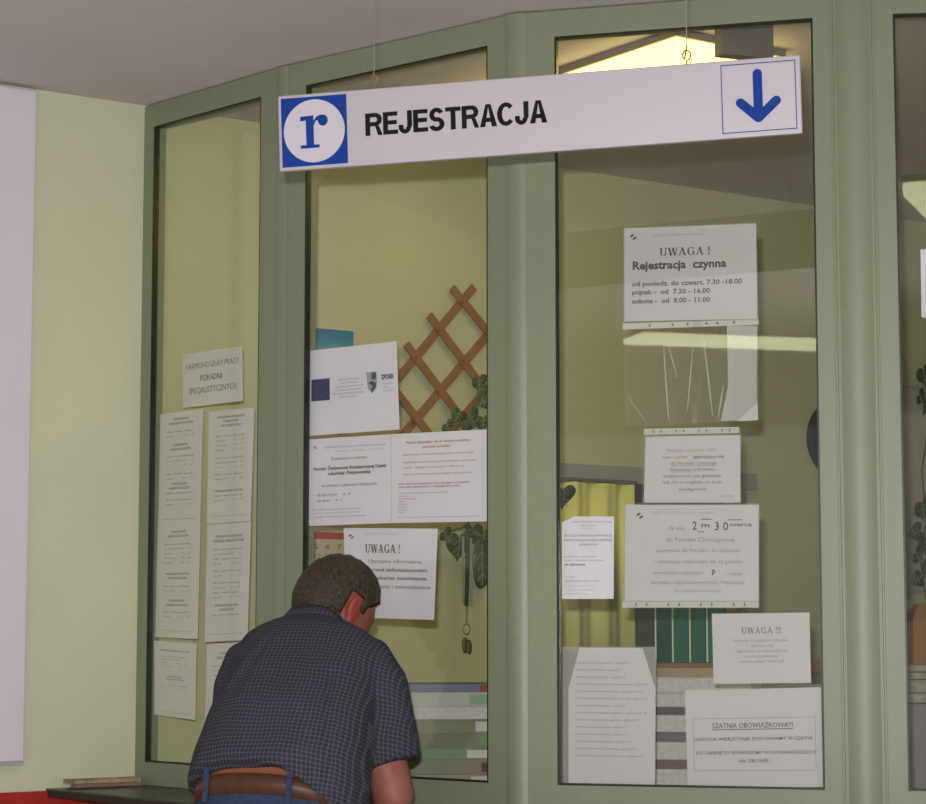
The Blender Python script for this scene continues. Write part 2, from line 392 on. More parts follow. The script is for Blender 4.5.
# ------------------------------------------------------------------ lettering
_tc = {}
def glyphs(s, bold=0.):
    key = (s, bold)
    if key in _tc: return _tc[key]
    cu = bpy.data.curves.new('t', 'FONT'); cu.body = s; cu.size = 1.0; cu.resolution_u = 2; cu.offset = bold
    o = bpy.data.objects.new('t', cu); C.objects.link(o)
    me = evaluated(o); C.objects.unlink(o); bpy.data.objects.remove(o)
    vs = [(v.co.x, v.co.y) for v in me.vertices]; fs = [tuple(p.vertices) for p in me.polygons]
    bpy.data.meshes.remove(me)
    x0 = min([v[0] for v in vs] or [0]); x1 = max([v[0] for v in vs] or [1])
    vs = [((x - x0) / max(x1 - x0, 1e-6), y / .70) for x, y in vs]      # x 0..1, y 0 baseline .. 1 cap height
    _tc[key] = (vs, fs, x1 - x0); return _tc[key]
def serif(s):
    """heavy serif capitals drawn as strokes, same normalised output as glyphs()"""
    vs, fs = [], []; x = 0.
    def quad(pts):
        k = len(vs); vs.extend(pts); fs.append(tuple(range(k, k + len(pts))))
    def stroke(x0, y0, x1, y1, w): quad([(x0 - w / 2, y0), (x0 + w / 2, y0), (x1 + w / 2, y1), (x1 - w / 2, y1)])
    def foot(cx, y, w=.34): quad([(cx - w / 2, y), (cx + w / 2, y), (cx + w / 2, y + .06), (cx - w / 2, y + .06)])
    def arc(cx, cy, rx, ry, a0, a1, w0, w1, n=12):
        for i in range(n):
            p, q = [a0 + (a1 - a0) * (i + k) / n for k in (0, 1)]
            wa = lambda a: w0 + (w1 - w0) * abs(math.cos(R(a)))
            o = [(cx + rx * math.cos(R(a)), cy + ry * math.sin(R(a))) for a in (p, q)]
            n_ = [(cx + (rx - wa(a)) * math.cos(R(a)), cy + (ry - wa(a) * .7) * math.sin(R(a))) for a in (q, p)]
            quad(o + n_)
    for ch in s:
        if ch == 'U':
            stroke(x + .17, .3, x + .17, 1, .2); stroke(x + .68, .3, x + .68, 1, .1); arc(x + .41, .33, .33, .34, 180, 360, .08, .17)
            foot(x + .17, .94); foot(x + .68, .94); x += .92
        elif ch == 'W':
            stroke(x + .33, 0, x + .12, 1, .19); stroke(x + .35, 0, x + .55, 1, .09); stroke(x + .78, 0, x + .55, 1, .19); stroke(x + .80, 0, x + .98, 1, .09)
            foot(x + .12, .94); foot(x + .55, .94, .2); foot(x + .98, .94, .26); x += 1.16
        elif ch == 'A':
            stroke(x + .1, 0, x + .40, 1, .09); stroke(x + .70, 0, x + .40, 1, .2); quad([(x + .2, .28), (x + .6, .28), (x + .6, .35), (x + .2, .35)])
            foot(x + .1, 0, .27); foot(x + .70, 0); x += .92
        elif ch == 'G':
            arc(x + .45, .5, .41, .52, 45, 315, .09, .2); stroke(x + .72, .06, x + .72, .45, .18); foot(x + .70, .42, .34); stroke(x + .74, .72, x + .74, .98, .06); x += .98
        elif ch == '!':
            quad([(x + .12, .3), (x + .18, .3), (x + .25, 1), (x + .05, 1)]); quad([(x + .06, 0), (x + .24, 0), (x + .24, .18), (x + .06, .18)]); x += .3
        else: x += .35
    return [(a / x, b_) for a, b_ in vs], fs, x
def grotesk(s, w=.205):
    """bold sans capitals drawn as strokes for the hanging sign"""
    vs, fs = [], []; x = 0.
    def quad(pts):
        k = len(vs); vs.extend(pts); fs.append(tuple(range(k, k + len(pts))))
    def box(x0, y0, x1, y1): quad([(x0, y0), (x1, y0), (x1, y1), (x0, y1)])
    def arc(cx, cy, rx, ry, a0, a1, n=14):
        for i in range(n):
            p, q = [R(a0 + (a1 - a0) * (i + k) / n) for k in (0, 1)]
            quad([(cx + rx * math.cos(p), cy + ry * math.sin(p)), (cx + rx * math.cos(q), cy + ry * math.sin(q)), (cx + (rx - w) * math.cos(q), cy + (ry - w * .93) * math.sin(q)), (cx + (rx - w) * math.cos(p), cy + (ry - w * .93) * math.sin(p))])
    b = w * .93
    for ch in s:
        if ch == 'R':
            box(x, 0, x + w, 1); box(x + w, 1 - b, x + .42, 1); box(x + w, .41, x + .42, .41 + b); arc(x + .42, .705, .28, .295, -90, 90)
            quad([(x + .40, .43), (x + .57, .43), (x + .715, 0), (x + .53, 0)]); x += .745
        elif ch == 'E':
            box(x, 0, x + w, 1); [box(x + w, y, x + e_, y + b) for y, e_ in ((0, .62), (.43, .58), (1 - b, .61))]; x += .65
        elif ch == 'J':
            box(x + .36, .28, x + .36 + w, 1); arc(x + .2625, .285, .2625, .305, 180, 360); box(x, .28, x + w, .38); x += .61
        elif ch == 'S':
            arc(x + .325, .71, .30, .31, 18, 270); arc(x + .325, .29, .325, .31, -165, 90); x += .69
        elif ch == 'T':
            box(x, 1 - b, x + .64, 1); box(x + .32 - w / 2, 0, x + .32 + w / 2, 1 - b); x += .675
        elif ch == 'A':
            quad([(x, 0), (x + w * 1.08, 0), (x + .355 + w * .1, 1), (x + .355 - w * .52, 1)]); quad([(x + .71 - w * 1.08, 0), (x + .71, 0), (x + .355 + w * .52, 1), (x + .355 - w * .1, 1)])
            box(x + .17, .21, x + .54, .21 + b); x += .715
        elif ch == 'C':
            arc(x + .37, .5, .37, .52, 40, 320, 22); x += .73
    return [(a / (x - .005), b_) for a, b_ in vs], fs, x
class Quad:
    """four corners TL TR BR BL in space; (u,v) with v up; lift along the outward normal"""
    def __init__(s, tl, tr, br, bl, n): s.c = [Vector(x) for x in (tl, tr, br, bl)]; s.n = Vector(n)
    def p(s, u, v, h=0.):
        tl, tr, br, bl = s.c
        return (bl * (1 - u) + br * u) * (1 - v) + (tl * (1 - u) + tr * u) * v + s.n * h
    def text(s, mb, g, u0, u1, v, hv, h=.0006):
        vs, fs, _ = g
        mb.add([s.p(u0 + (u1 - u0) * x, v + hv * y, h) for x, y in vs], fs)
    def rect(s, mb, u0, u1, v0, v1, h0=0., h1=.0006, n=1):
        poly = [s.p(u0, v0, h0), s.p(u1, v0, h0), s.p(u1, v1, h0), s.p(u0, v1, h0)]
        mb.prism(poly, s.n * (h1 - h0))
    def sheet(s, mb, poly, h0, h1): mb.prism([s.p(u, v, h0) for u, v in poly], s.n * (h1 - h0))
    def disc(s, mb, cu, cv, ru, rv, h0, h1, n=40, ri=0., a0=0, a1=360):
        if ri == 0: s.sheet(mb, [(cu + ru * math.cos(2 * math.pi * k / n), cv + rv * math.sin(2 * math.pi * k / n)) for k in range(n)], h0, h1)
        else:
            for k in range(n):
                t = [R(a0 + (a1 - a0) * (k + j) / n) for j in (0, 1)]
                s.sheet(mb, [(cu + ru * math.cos(t[0]), cv + rv * math.sin(t[0])), (cu + ru * math.cos(t[1]), cv + rv * math.sin(t[1])),
                             (cu + ru * ri * math.cos(t[1]), cv + rv * ri * math.sin(t[1])), (cu + ru * ri * math.cos(t[0]), cv + rv * ri * math.sin(t[0]))], h0, h1)
INK = {'k': M_INK, 'g': M_INKG, 'l': M_INKL, 'r': M_INKR, 'p': M_INKP, 'n': M_PEN}
N_PAPER = -.0185
PLANE = [0]
def panel_quad(i, px, n=None):
    if n is None: n = N_PAPER - .0022 * (PLANE[0] % 3)
    return Quad(*[at_panel(x, y, i, n) for x, y in px], Vector((*PN[i], 0)))
def notice(i, px, label, lines, group=None, paper=M_PAPER, poly=None, sleeve=None, rects=(), emblem=None, strip=None, cat='notice', name='notice', backing=False):
    """sheet behind the glass of panel i. lines: (text, u0, u1, v, height, ink, bold)"""
    PLANE[0] += 1
    Q = panel_quad(i, px)
    org = Q.p(.5, 0); root = empty(name, org)
    sh = lambda mb: (setattr(mb, 'v', [v - org for v in mb.v]), mb)[1]
    m = MB(); Q.sheet(m, poly or [(0, 0), (1, 0), (1, 1), (0, 1)], -.0006, 0); sh(m).build('sheet', paper, root)
    blocks = {}                                   # lines printed close together are one block of text
    def put(ink, mb):
        if not mb.v: return
        lo = Vector([min(v[k] for v in mb.v) for k in range(3)]); hi = Vector([max(v[k] for v in mb.v) for k in range(3)])
        def near(b_):
            g = [max(0., b_[1][k] - hi[k], lo[k] - b_[2][k]) for k in range(3)]
            return sum(x * x for x in g) ** .5 <= .017
        L = blocks.setdefault(ink, []); hit = [b_ for b_ in L if near(b_)]
        new = [MB().add(mb.v, mb.f), lo, hi]
        for b_ in hit:
            new[0].add(b_[0].v, b_[0].f); new[1] = Vector(map(min, new[1], b_[1])); new[2] = Vector(map(max, new[2], b_[2])); L.remove(b_)
        L.append(new)
    for (t, u0, u1, v, hv, ink, bold) in lines:
        mb = MB(); Q.text(mb, serif(t[1:]) if t.startswith('~') else glyphs(t, bold), u0, u1, v, hv); put(ink, mb)
    for (u0, u1, v0, v1, ink) in rects:
        mb = MB(); Q.rect(mb, u0, u1, v0, v1, .0002, .0006); put(ink, mb)
    for k, L in blocks.items():
        for b_ in L: sh(b_[0]).build('printed_text', INK[k], root)
    if emblem:
        u, v, r, asp = emblem; mb = MB()
        for k_, (du_, dv_) in enumerate(((-.35, .35), (.35, -.35))):      # two slanted leaf shapes
            Q.sheet(mb, [(u + r * (du_ + .62 * math.cos(t) * .8 - .30 * math.sin(t) * .6), v + r * asp * (dv_ + .62 * math.cos(t) * .6 + .30 * math.sin(t) * .8)) for t in [2 * math.pi * q / 14 for q in range(14)]], .0001, .0006)
        sh(mb).build('emblem', M_INK, root)
    if sleeve:
        u0, u1, v0, v1 = sleeve; mb = MB(); Q.rect(mb, u0, u1, v0, v1, .0009, .0013); sh(mb).build('plastic_sleeve', M_SLEEVE, root)
        if backing:
            mb = MB(); Q.rect(mb, u0, u1, v0, v1, -.0016, -.0012); sh(mb).build('sleeve_back', M_MILK, root)
    if strip:
        u0, u1, v0, v1 = strip; mb = MB(); Q.rect(mb, u0, u1, v0, v1, .0009, .0014); st = sh(mb).build('binding_strip', M_STRIP, root)
        for k in range(11):
            if k in (2, 5, 8): continue
            mb = MB(); Q.disc(mb, u0 + (u1 - u0) * (.1 + .8 * k / 10), (v0 + v1) / 2, .006, abs(v1 - v0) * .28, .0014, .0017, 10)
            sh(mb).build('punched_hole', mat('hole_dark', (.10, .11, .06), .7), st)
    return tag(root, label, cat, group)

def rows(items, u0, u1):                          # (text, rel0, rel1, v, h, ink, bold)
    return [(t, u0 + (u1 - u0) * a, u0 + (u1 - u0) * b_, v, h, k, bo) for t, a, b_, v, h, k, bo in items]
# ---- panel 1: consulting-hours sheets
G1 = 'consulting hours sheets in the narrow pane'
notice(0, [(182.8, 354.5), (242.3, 346.2), (242.9, 400.7), (183.3, 408)], 'heading sheet in large grey capitals above the consulting hours lists beside the pale wall',
       [('HARMONOGRAM PRACY', .05, .95, .70, .11, 'g', .0), ('PORADNI', .30, .66, .46, .11, 'k', .0), ('SPECJALISTYCZNYCH', .1, .9, .24, .11, 'g', .01)], G1, M_PAPERY)
def hours(px, label, blocks, head=None):
    L, v = [], .93
    for kind, txt in blocks:
        if kind == 'T': L.append((txt, .5 - .012 * len(txt) - .08, .5 + .012 * len(txt) + .08, v, .021, 'g', .02)); v -= .038
        elif kind == 'D': L.append((txt, .18, .80, v, .014, 'g', .01)); v -= .04
        elif kind == 'H':
            a, b_ = txt.split('|'); L.append((a, .17, .17 + .035 * len(a), v, .013, 'g', 0)); L.append((b_, .58, .80, v, .013, 'g', 0)); v -= .042
        else: v -= txt
    notice(0, px, label, L, G1, M_PAPERY, rects=[(.1, .9, .06, .064, 'l')])
hours([(160.4, 414.3), (203.2, 409), (200, 525), (158, 527)], 'consulting hours list, uppermost in the column nearest the pale wall',
      [('T', 'PORADNIA'), ('T', 'ENDOKRYNOLOGICZNA'), ('S', .03), ('D', 'lek. med. spec.'), ('H', 'środa|15 - 18'), ('S', .04), ('T', 'PORADNIA'), ('T', 'KARDIOLOGICZNA'), ('S', .02), ('D', 'lek. med. kardiolog'), ('H', 'poniedziałek|8 - 12'), ('H', '|14 - 18'), ('S', .03), ('D', 'lek. med. spec.'), ('H', 'piątek|10 - 15'), ('S', .01), ('T', 'PORADNIA'), ('T', 'KARDIOLOGICZNA'), ('D', 'dla dzieci'), ('S', .02), ('D', 'lek. med. pediatra'), ('H', 'środa|15 - 17')])
hours([(208.7, 412), (254.5, 407.3), (250.6, 521), (207, 524)], 'consulting hours list, uppermost in the column next to the green post',
      [('T', 'PORADNIA CHIRURGII'), ('T', 'URAZOWO'), ('T', 'ORTOPEDYCZNA'), ('S', .05), ('D', 'lek. med. chirurg'), ('H', 'wtorek|8 - 12'), ('H', 'czwartek|8 - 12'), ('H', 'piątek|9 - 13'), ('S', .03), ('D', 'lek. med. ortopeda'), ('H', 'poniedziałek|14 - 18'), ('H', 'środa|14 - 18'), ('S', .02), ('D', 'lek. med. spec.'), ('H', 'czwartek|15 - 18'), ('S', .07), ('T', 'PORADNIA UROLOGICZNA'), ('D', 'lek. med. urolog'), ('H', 'wtorek|15 - 18')])
hours([(157.8, 526.6), (200.5, 523), (197.5, 639), (155, 637)], 'consulting hours list, middle one in the column nearest the pale wall',
      [('T', 'PORADNIA'), ('T', 'NEUROLOGICZNA'), ('S', .03), ('D', 'lek. med. neurolog'), ('H', 'poniedziałek|8 - 12'), ('H', 'wtorek|8 - 12'), ('H', 'czwartek|14 - 18'), ('H', 'piątek|8 - 12'), ('S', .06), ('T', 'PORADNIA ZDROWIA'), ('T', 'PSYCHICZNEGO'), ('S', .03), ('D', 'lek. med. psychiatra'), ('H', 'czwartek|15 - 18'), ('S', .05), ('T', 'PORADNIA'), ('T', 'DERMATOLOGICZNA'), ('S', .02), ('D', 'lek. med. spec.'), ('H', 'środa|9 - 13')])
hours([(207.5, 524.5), (251, 521.5), (247.5, 640), (204.5, 642)], 'consulting hours list, middle one in the column next to the green post',
      [('S', .05), ('T', 'PORADNIA CHIRURGII'), ('T', 'OGÓLNEJ I ONKOLOGICZNEJ'), ('S', .03), ('D', 'lek. med. chirurg'), ('H', 'poniedziałek|8 - 12'), ('D', 'lek. med. spec.'), ('H', 'środa|14 - 18'), ('S', .02), ('D', 'lek. med. chirurg'), ('H', 'wtorek|9 - 13'), ('S', .02), ('D', 'lek. med. onkolog'), ('H', 'czwartek|8 - 10'), ('D', 'lek. med. spec.'), ('H', 'piątek|8 - 12'), ('S', .03), ('T', 'PORADNIA ZDROWIA'), ('T', 'DZIECKA'), ('D', 'lek. med. pediatra')])
hours([(154.2, 640.5), (196.5, 643.7), (195.4, 720.2), (154.2, 714.6)], 'short consulting hours list, lowest in the column nearest the pale wall',
      [('S', .06), ('T', 'PORADNIA REUMATOLOGICZNA'), ('S', .04), ('D', 'lek. med. spec.'), ('H', 'poniedziałek|8 - 12'), ('H', 'środa|8 - 12'), ('H', 'czwartek|14 - 18'), ('S', .1), ('T', 'PORADNIA'), ('T', 'OKULISTYCZNA'), ('S', .04), ('D', 'lek. med. okulista'), ('H', 'środa|15 - 18')])
hours([(207, 644), (247, 642), (243.5, 757), (204, 757)], 'consulting hours list, lowest beside the green post and half hidden by the man',
      [('S', .03), ('T', 'PORADNIA'), ('T', 'GINEKOLOGICZNA'), ('S', .03), ('D', 'lek. med. ginekolog'), ('H', 'wtorek|8 - 12'), ('H', 'czwartek|8 - 12'), ('S', .05), ('T', 'PORADNIA'), ('T', 'LARYNGOLOGICZNA'), ('S', .03), ('D', 'lek. med. laryngolog'), ('H', 'piątek|9 - 13')])
# ---- panel 2
eu = notice(1, [(308.5, 351), (396.4, 341.2), (399.5, 429.5), (308.5, 435.8)], 'white sheet with dark blue flag and shield emblem in front of the trellis',
       [('Projekt współfinansowany', .34, .58, .615, .02, 'g', 0), ('przez Unię Europejską', .37, .55, .575, .02, 'g', 0), ('z Europejskiego Funduszu Rozwoju', .29, .62, .535, .02, 'g', 0), ('Regionalnego w ramach Programu', .30, .60, .495, .02, 'g', 0), ('Operacyjnego Rozwoju Regionalnego', .28, .63, .455, .02, 'g', 0), ('Zainwestuj w rozwój', .35, .54, .415, .02, 'g', 0),
        ('ZPORR', .82, .96, .585, .05, 'k', .05), ('Zintegrowany', .83, .955, .525, .018, 'l', 0), ('Program', .83, .90, .485, .018, 'l', 0), ('Operacyjny', .83, .95, .445, .018, 'l', 0)])
Q = panel_quad(1, [(308.5, 351), (396.4, 341.2), (399.5, 429.5), (308.5, 435.8)]); og = Q.p(.5, 0)
m = MB(); Q.rect(m, .035, .245, .40, .655, .0002, .0006); m.v = [v - og for v in m.v]
fl = m.build('flag', mat('flag_blue', (.012, .02, .10), .7), eu)
m = MB()
for k in range(12):
    a = 2 * math.pi * k / 12; cu, cv = .14 + .058 * math.cos(a), .528 + .07 * math.sin(a)
    st = []
    for j in range(10):
        rr = .011 if j % 2 == 0 else .0045; t = math.pi / 2 + math.pi * j / 5
        st.append((cu + rr * math.cos(t), cv + rr * 1.2 * math.sin(t)))
    Q.sheet(m, st, .0007, .0010)
m.v = [v - og for v in m.v]; m.build('star_pattern', mat('flag_star', (.10, .10, .13), .7), fl)
m = MB()
sh_ = [(.66 + .11 * (.5 + .5 * math.sin(0)), 0)]
Q.sheet(m, [(.66, .68), (.77, .68), (.775, .55), (.765, .49), (.72, .43), (.675, .49), (.665, .55)], .0002, .0005)
m.v = [v - og for v in m.v]; shd = m.build('shield', mat('shield_grey', (.36, .38, .46), .7), eu)
m = MB()
Q.sheet(m, [(.72, .67), (.765, .67), (.768, .60), (.74, .585), (.715, .61)], .0005, .0009); Q.sheet(m, [(.68, .555), (.72, .575), (.765, .55), (.76, .50), (.72, .45), (.70, .48), (.73, .515)], .0005, .0009)
m.v = [v - og for v in m.v]; m.build('shield_device', mat('shield_dark', (.05, .06, .12), .7), shd)
notice(1, [(308, 439.5), (390.8, 434.2), (390.8, 523), (308, 526)], 'sheet printed in black, joined to the red one below the flag sheet',
       [('Zakład Opieki Zdrowotnej - Przychodnia Rejonowa', .20, .94, .885, .022, 'g', 0), ('w imieniu Oddziału - komunikat', .34, .92, .835, .022, 'l', 0), ('Świadczenia w zakresie', .29, .72, .745, .032, 'g', .01),
        ('Nocnej i Świątecznej Ambulatoryjnej Opieki', .07, .95, .635, .036, 'k', .03), ('Lekarskiej i Pielęgniarskiej', .25, .76, .575, .036, 'k', .03), ('są udzielane w gabinetach zabiegowych', .17, .84, .44, .032, 'g', .01),
        ('-  dla dorosłych', .07, .36, .335, .032, 'g', .01), ('nr  9', .43, .52, .335, .034, 'g', .01), ('-  dla dzieci', .07, .28, .27, .032, 'g', .01), ('nr  1', .34, .41, .27, .034, 'g', .01),
        ('Poza godzinami pracy, nocne dyżury w dni wolne', .05, .65, .175, .018, 'g', 0), ('świadczeń udziela lekarz dyżurny, a ponadto', .07, .62, .135, .018, 'l', 0), ('w niedziele i święta pielęgniarka - zgodnie z grafikiem', .07, .72, .09, .018, 'g', 0)], 'joined pair of printed sheets', emblem=(.09, .90, .022, 1.0))
notice(1, [(391.2, 434.2), (487.5, 429.4), (487.5, 521.4), (391.2, 523)], 'sheet printed mostly in red below the brown trellis',
       [('Pacjent zgłaszający się do lekarza specjalisty', .16, .83, .885, .026, 'r', .02), ('powinien posiadać:', .34, .63, .83, .026, 'r', .02), ('skierowanie od lekarza ubezpieczenia zdrowotnego', .13, .86, .75, .024, 'r', 0),
        ('legitymację lub inny dokument potwierdzający uprawnienia', .13, .88, .665, .024, 'r', 0), ('wyniki - badania laboratoryjne, zdjęcia rtg', .13, .76, .605, .024, 'r', 0), ('dowód tożsamości potwierdzający ubezpieczenie', .13, .84, .53, .024, 'r', 0),
        ('Skierowanie do specjalisty nie jest wymagane w przypadku', .08, .82, .425, .022, 'r', .02), ('osób, które zgłaszają się do następujących poradni', .08, .72, .39, .022, 'r', .02), ('Skierowania nie wymagają świadczenia: ginekolog', .08, .60, .325, .018, 'g', 0),
        ('położnik', .08, .19, .29, .017, 'g', 0), ('stomatolog, onkolog', .08, .27, .26, .017, 'r', 0), ('okulista', .08, .15, .23, .017, 'g', 0), ('dermatolog', .08, .17, .20, .017, 'g', 0), ('wenerolog', .08, .16, .17, .017, 'g', 0), ('psychiatra', .08, .18, .14, .017, 'g', 0), ('inne', .08, .15, .11, .017, 'g', 0),
        ('Rejestracja w godzinach pracy - podstawa: rozporządzenie o świadczeniach zdrowotnych', .08, .93, .055, .014, 'g', 0)], 'joined pair of printed sheets')
notice(1, [(343.7, 528), (437.6, 528.7), (434, 620), (345.5, 617)], 'white sheet headed UWAGA partly hidden by the bowed head of the man',
       [('Zakład Opieki Zdrowotnej - Rejestracja', .22, .60, .935, .016, 'l', 0), ('~UWAGA !', .235, .615, .725, .095, 'k', 0), ('Uprzejmie informujemy,', .27, .86, .615, .04, 'g', .01), ('że przed zaświadczeniem', .20, .91, .52, .04, 'g', .03), ('od lekarza zwolnienia', .24, .91, .43, .04, 'g', .03), ('na recepty i zaświadczenia', .22, .95, .335, .04, 'g', .01)], emblem=(.082, .905, .03, 1.0), cat='notice')
# ---- panel 3
c1 = [(624.3, 228.6), (756, 223.4), (757.4, 318.7), (624.3, 321.6)]
notice(2, c1, 'topmost notice with bold opening hours hanging in the pane under the arrow',
       [('Zakład Opieki Zdrowotnej - Przychodnia', .22, .60, .905, .020, 'l', 0), ('~UWAGA !', .27, .655, .69, .085, 'k', 0), ('Rejestracja  czynna', .065, .775, .555, .085, 'k', .035),
        ('od poniedz. do czwart. 7.30 -18.00', .06, .89, .375, .05, 'k', .025), ('piątek -  od  7.30 - 16.00', .06, .65, .285, .05, 'k', .025), ('sobota -  od  8.00 - 11.00', .06, .65, .19, .05, 'k', .025)], emblem=(.07, .905, .03, 1.3), sleeve=(-.015, 1.01, -.015, 1.02))
# the empty plastic sleeve hanging below it
PLANE[0] += 1
Q = panel_quad(2, [(622.9, 323.5), (758.8, 318.7), (759.2, 420.3), (625.2, 427)]); og = Q.p(.5, 0)
es = empty('plastic_sleeve', og)
def qpart(fn, name, m, parent, o=og):
    mb = MB(); fn(mb); mb.v = [v - o for v in mb.v]; return mb.build(name, m, parent)
def rippled(mb):                                  # slightly buckled film
    n = 24; k0 = len(mb.v)
    for j in range(9):
        for i in range(n + 1):
            u, v = i / n, j / 8
            mb.v.append(Q.p(u, v, .002 * math.exp(-((u - .33 - .02 * v) / .035) ** 2) + .0025 * math.exp(-((u - .5 - .05 * v) / .03) ** 2) + .002 * math.exp(-((u - .66 + .1 * v) / .03) ** 2)))
    for j in range(8):
        for i in range(n):
            a = k0 + j * (n + 1) + i; mb.f.append((a, a + 1, a + n + 2, a + n + 1))
qpart(rippled, 'film', M_SLEEVE, es)
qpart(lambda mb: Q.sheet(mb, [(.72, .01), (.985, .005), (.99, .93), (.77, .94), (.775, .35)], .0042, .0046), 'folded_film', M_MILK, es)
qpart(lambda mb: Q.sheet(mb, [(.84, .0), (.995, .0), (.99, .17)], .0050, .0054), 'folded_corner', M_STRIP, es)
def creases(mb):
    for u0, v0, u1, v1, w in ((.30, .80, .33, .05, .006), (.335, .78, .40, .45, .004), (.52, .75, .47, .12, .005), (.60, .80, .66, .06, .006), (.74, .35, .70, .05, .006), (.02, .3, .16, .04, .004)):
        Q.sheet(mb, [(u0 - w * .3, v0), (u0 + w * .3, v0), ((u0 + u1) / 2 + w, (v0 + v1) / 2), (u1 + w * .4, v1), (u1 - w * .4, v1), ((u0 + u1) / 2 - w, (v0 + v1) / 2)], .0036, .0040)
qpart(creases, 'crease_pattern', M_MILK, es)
st = qpart(lambda mb: Q.rect(mb, 0, 1, .94, 1.0, .0015, .0019), 'binding_strip', M_STRIP, es)
for u_ in (.2, .37, .48, .62, .70, .82): qpart(lambda mb: Q.disc(mb, u_, .97, .008, .014, .0019, .0022, 10), 'punched_hole', mat('hole_dark', (.1, .11, .06), .7), st)
tag(es, 'empty clear plastic sleeve hanging below the opening hours notice', 'plastic sleeve')
notice(2, [(645.7, 436.8), (740.3, 435), (740.3, 502.6), (643.9, 502.6)], 'small landscape notice with pink words just below the empty plastic sleeve',
       [('Pacjenci', .235, .40, .765, .045, 'g', 0), ('od godziny 18.00', .43, .74, .765, .045, 'p', 0), ('oraz w soboty', .17, .45, .665, .045, 'p', .02), ('zgłaszający się', .50, .83, .665, .045, 'g', .02), ('do Poradni Chirurgii', .27, .75, .57, .045, 'g', .01), ('Dziecięcej są Państwo', .27, .74, .475, .045, 'g', .01), ('przyjmowani po godzinie', .20, .80, .38, .045, 'g', .01), ('lub się ze względu na brak', .20, .81, .285, .045, 'g', .01), ('pielęgniarki.', .37, .66, .18, .045, 'g', .01), ('REJESTRACJA', .78, .94, .08, .03, 'l', 0)],
       rects=[(.28, .75, .552, .558, 'g'), (.27, .5, .457, .463, 'g')], sleeve=(-.02, 1.01, -.01, 1.1), strip=(-.02, .99, 1.03, 1.12))
notice(2, [(625.5, 504.7), (758.6, 504.7), (758.6, 601), (624.7, 601)], 'faded landscape notice with handwritten numbers in black pen',
       [('Zakład Opieki Zdrowotnej - Poradnia', .19, .67, .905, .022, 'l', 0), ('W dniu', .33, .45, .735, .045, 'l', .01), ('do Poradni Chirurgicznej', .31, .82, .615, .045, 'l', .01), ('pacjentów dla Poradni i do Gabinetu', .24, .86, .505, .04, 'l', .01), ('i rejestracja rozpoczyna się od godziny', .23, .88, .39, .04, 'l', .01), ('pierwszeństwo mają pacjenci', .22, .59, .275, .04, 'l', .01), ('z bólem', .77, .88, .265, .04, 'l', .01), ('wymagający natychmiastowej pomocy. Przepraszamy', .20, .90, .175, .04, 'l', .01), ('za utrudnienia w rejestracji', .38, .72, .09, .035, 'l', 0),
        ('2', .508, .54, .74, .085, 'n', .01), ('m', .575, .635, .765, .05, 'n', .01), ('3 0', .675, .775, .735, .085, 'n', .01), ('marca', .79, .95, .775, .04, 'n', .01), ('p', .655, .68, .285, .06, 'n', .02)],
       rects=[(.57, .65, .845, .853, 'n'), (.545, .595, .715, .722, 'n'), (.77, .88, .838, .846, 'n')], emblem=(.11, .885, .03, 1.3), sleeve=(-.02, 1.01, -.075, 1.02), strip=(-.015, 1.0, -.068, -.004), paper=M_PAPER)
notice(2, [(562, 516.5), (614, 516.5), (613.5, 598.7), (561, 599)], 'small portrait notice with a clipped corner in front of the yellow curtain',
       [('PRZYCHODNIA REJONOWA W REJONIE', .20, .95, .925, .022, 'g', 0), ('ogłoszenie', .36, .66, .885, .02, 'g', 0), ('KOMUNIKAT DLA', .38, .62, .845, .018, 'l', 0), ('W GODZ. NOCNYCH POMOCY', .04, .97, .755, .026, 'k', 0), ('MEDYCZNEJ UDZIELA SZPITAL', .05, .97, .70, .026, 'k', 0), ('POWIATOWY', .34, .70, .645, .026, 'k', 0),
        ('adres: ul. Szpitalna', .06, .66, .505, .02, 'g', 0), ('telefon całodobowy pogotowia', .06, .80, .46, .018, 'g', 0), ('tel. alarmowy', .06, .46, .405, .028, 'k', .02), ('Uwaga', .08, .25, .26, .018, 'l', 0), ('pomoc wieczorowa i nocna', .08, .72, .21, .02, 'k', 0), ('w dni robocze od godz. 18', .07, .66, .155, .016, 'l', 0), ('w soboty i niedziele oraz święta', .10, .64, .105, .016, 'l', 0), ('całodobowo', .10, .50, .06, .016, 'l', 0)],
       poly=[(.02, 0), (1, 0), (1, 1), (.24, 1), (.0, .93)])
L5 = [('Poradnia Chirurgiczna - gabinet 1', .60), ('Poradnia Okulistyczna - gabinet 2', .50), ('Poradnia Urologiczna - gabinet 3', .55), ('Poradnia Ortopedyczna i Urazowa - pokój - gabinet 4', .80), ('Poradnia Dermatologiczna - gabinet nr 5', .73), ('Poradnia Neurologiczna dla dorosłych - gabinet 6', .79), ('Poradnia Kardiologiczna - gabinet', .55), ('Poradnia Endokrynologiczna - gabinet nr 8', .78), ('Poradnia Otolaryngologiczna - gabinet 9', .70), ('Poradnia Reumatologiczna - gabinet 10', .57), ('Poradnia Onkologiczna - gabinet 11', .57), ('Poradnia Diabetologiczna - gabinet 12', .61), ('Poradnia Zdrowia Psychicznego - gabinet 13', .67), ('Poradnia Rehabilitacyjna - pracownia - gabinet 14', .74)]
notice(2, [(563, 647.5), (655.7, 647.5), (654.8, 785), (563, 783)], 'tall list of clinics in a shiny sleeve standing on the lower pane frame',
       [(t, .14, .14 + w * .98, .88 - .0525 * k, .017, 'l', .01) for k, (t, w) in enumerate(L5)], poly=[(.06, 0), (1, 0), (1, .70), (.86, .995), (.18, 1), (.06, .7)], sleeve=(-.005, 1.005, -.01, 1.005), backing=True)
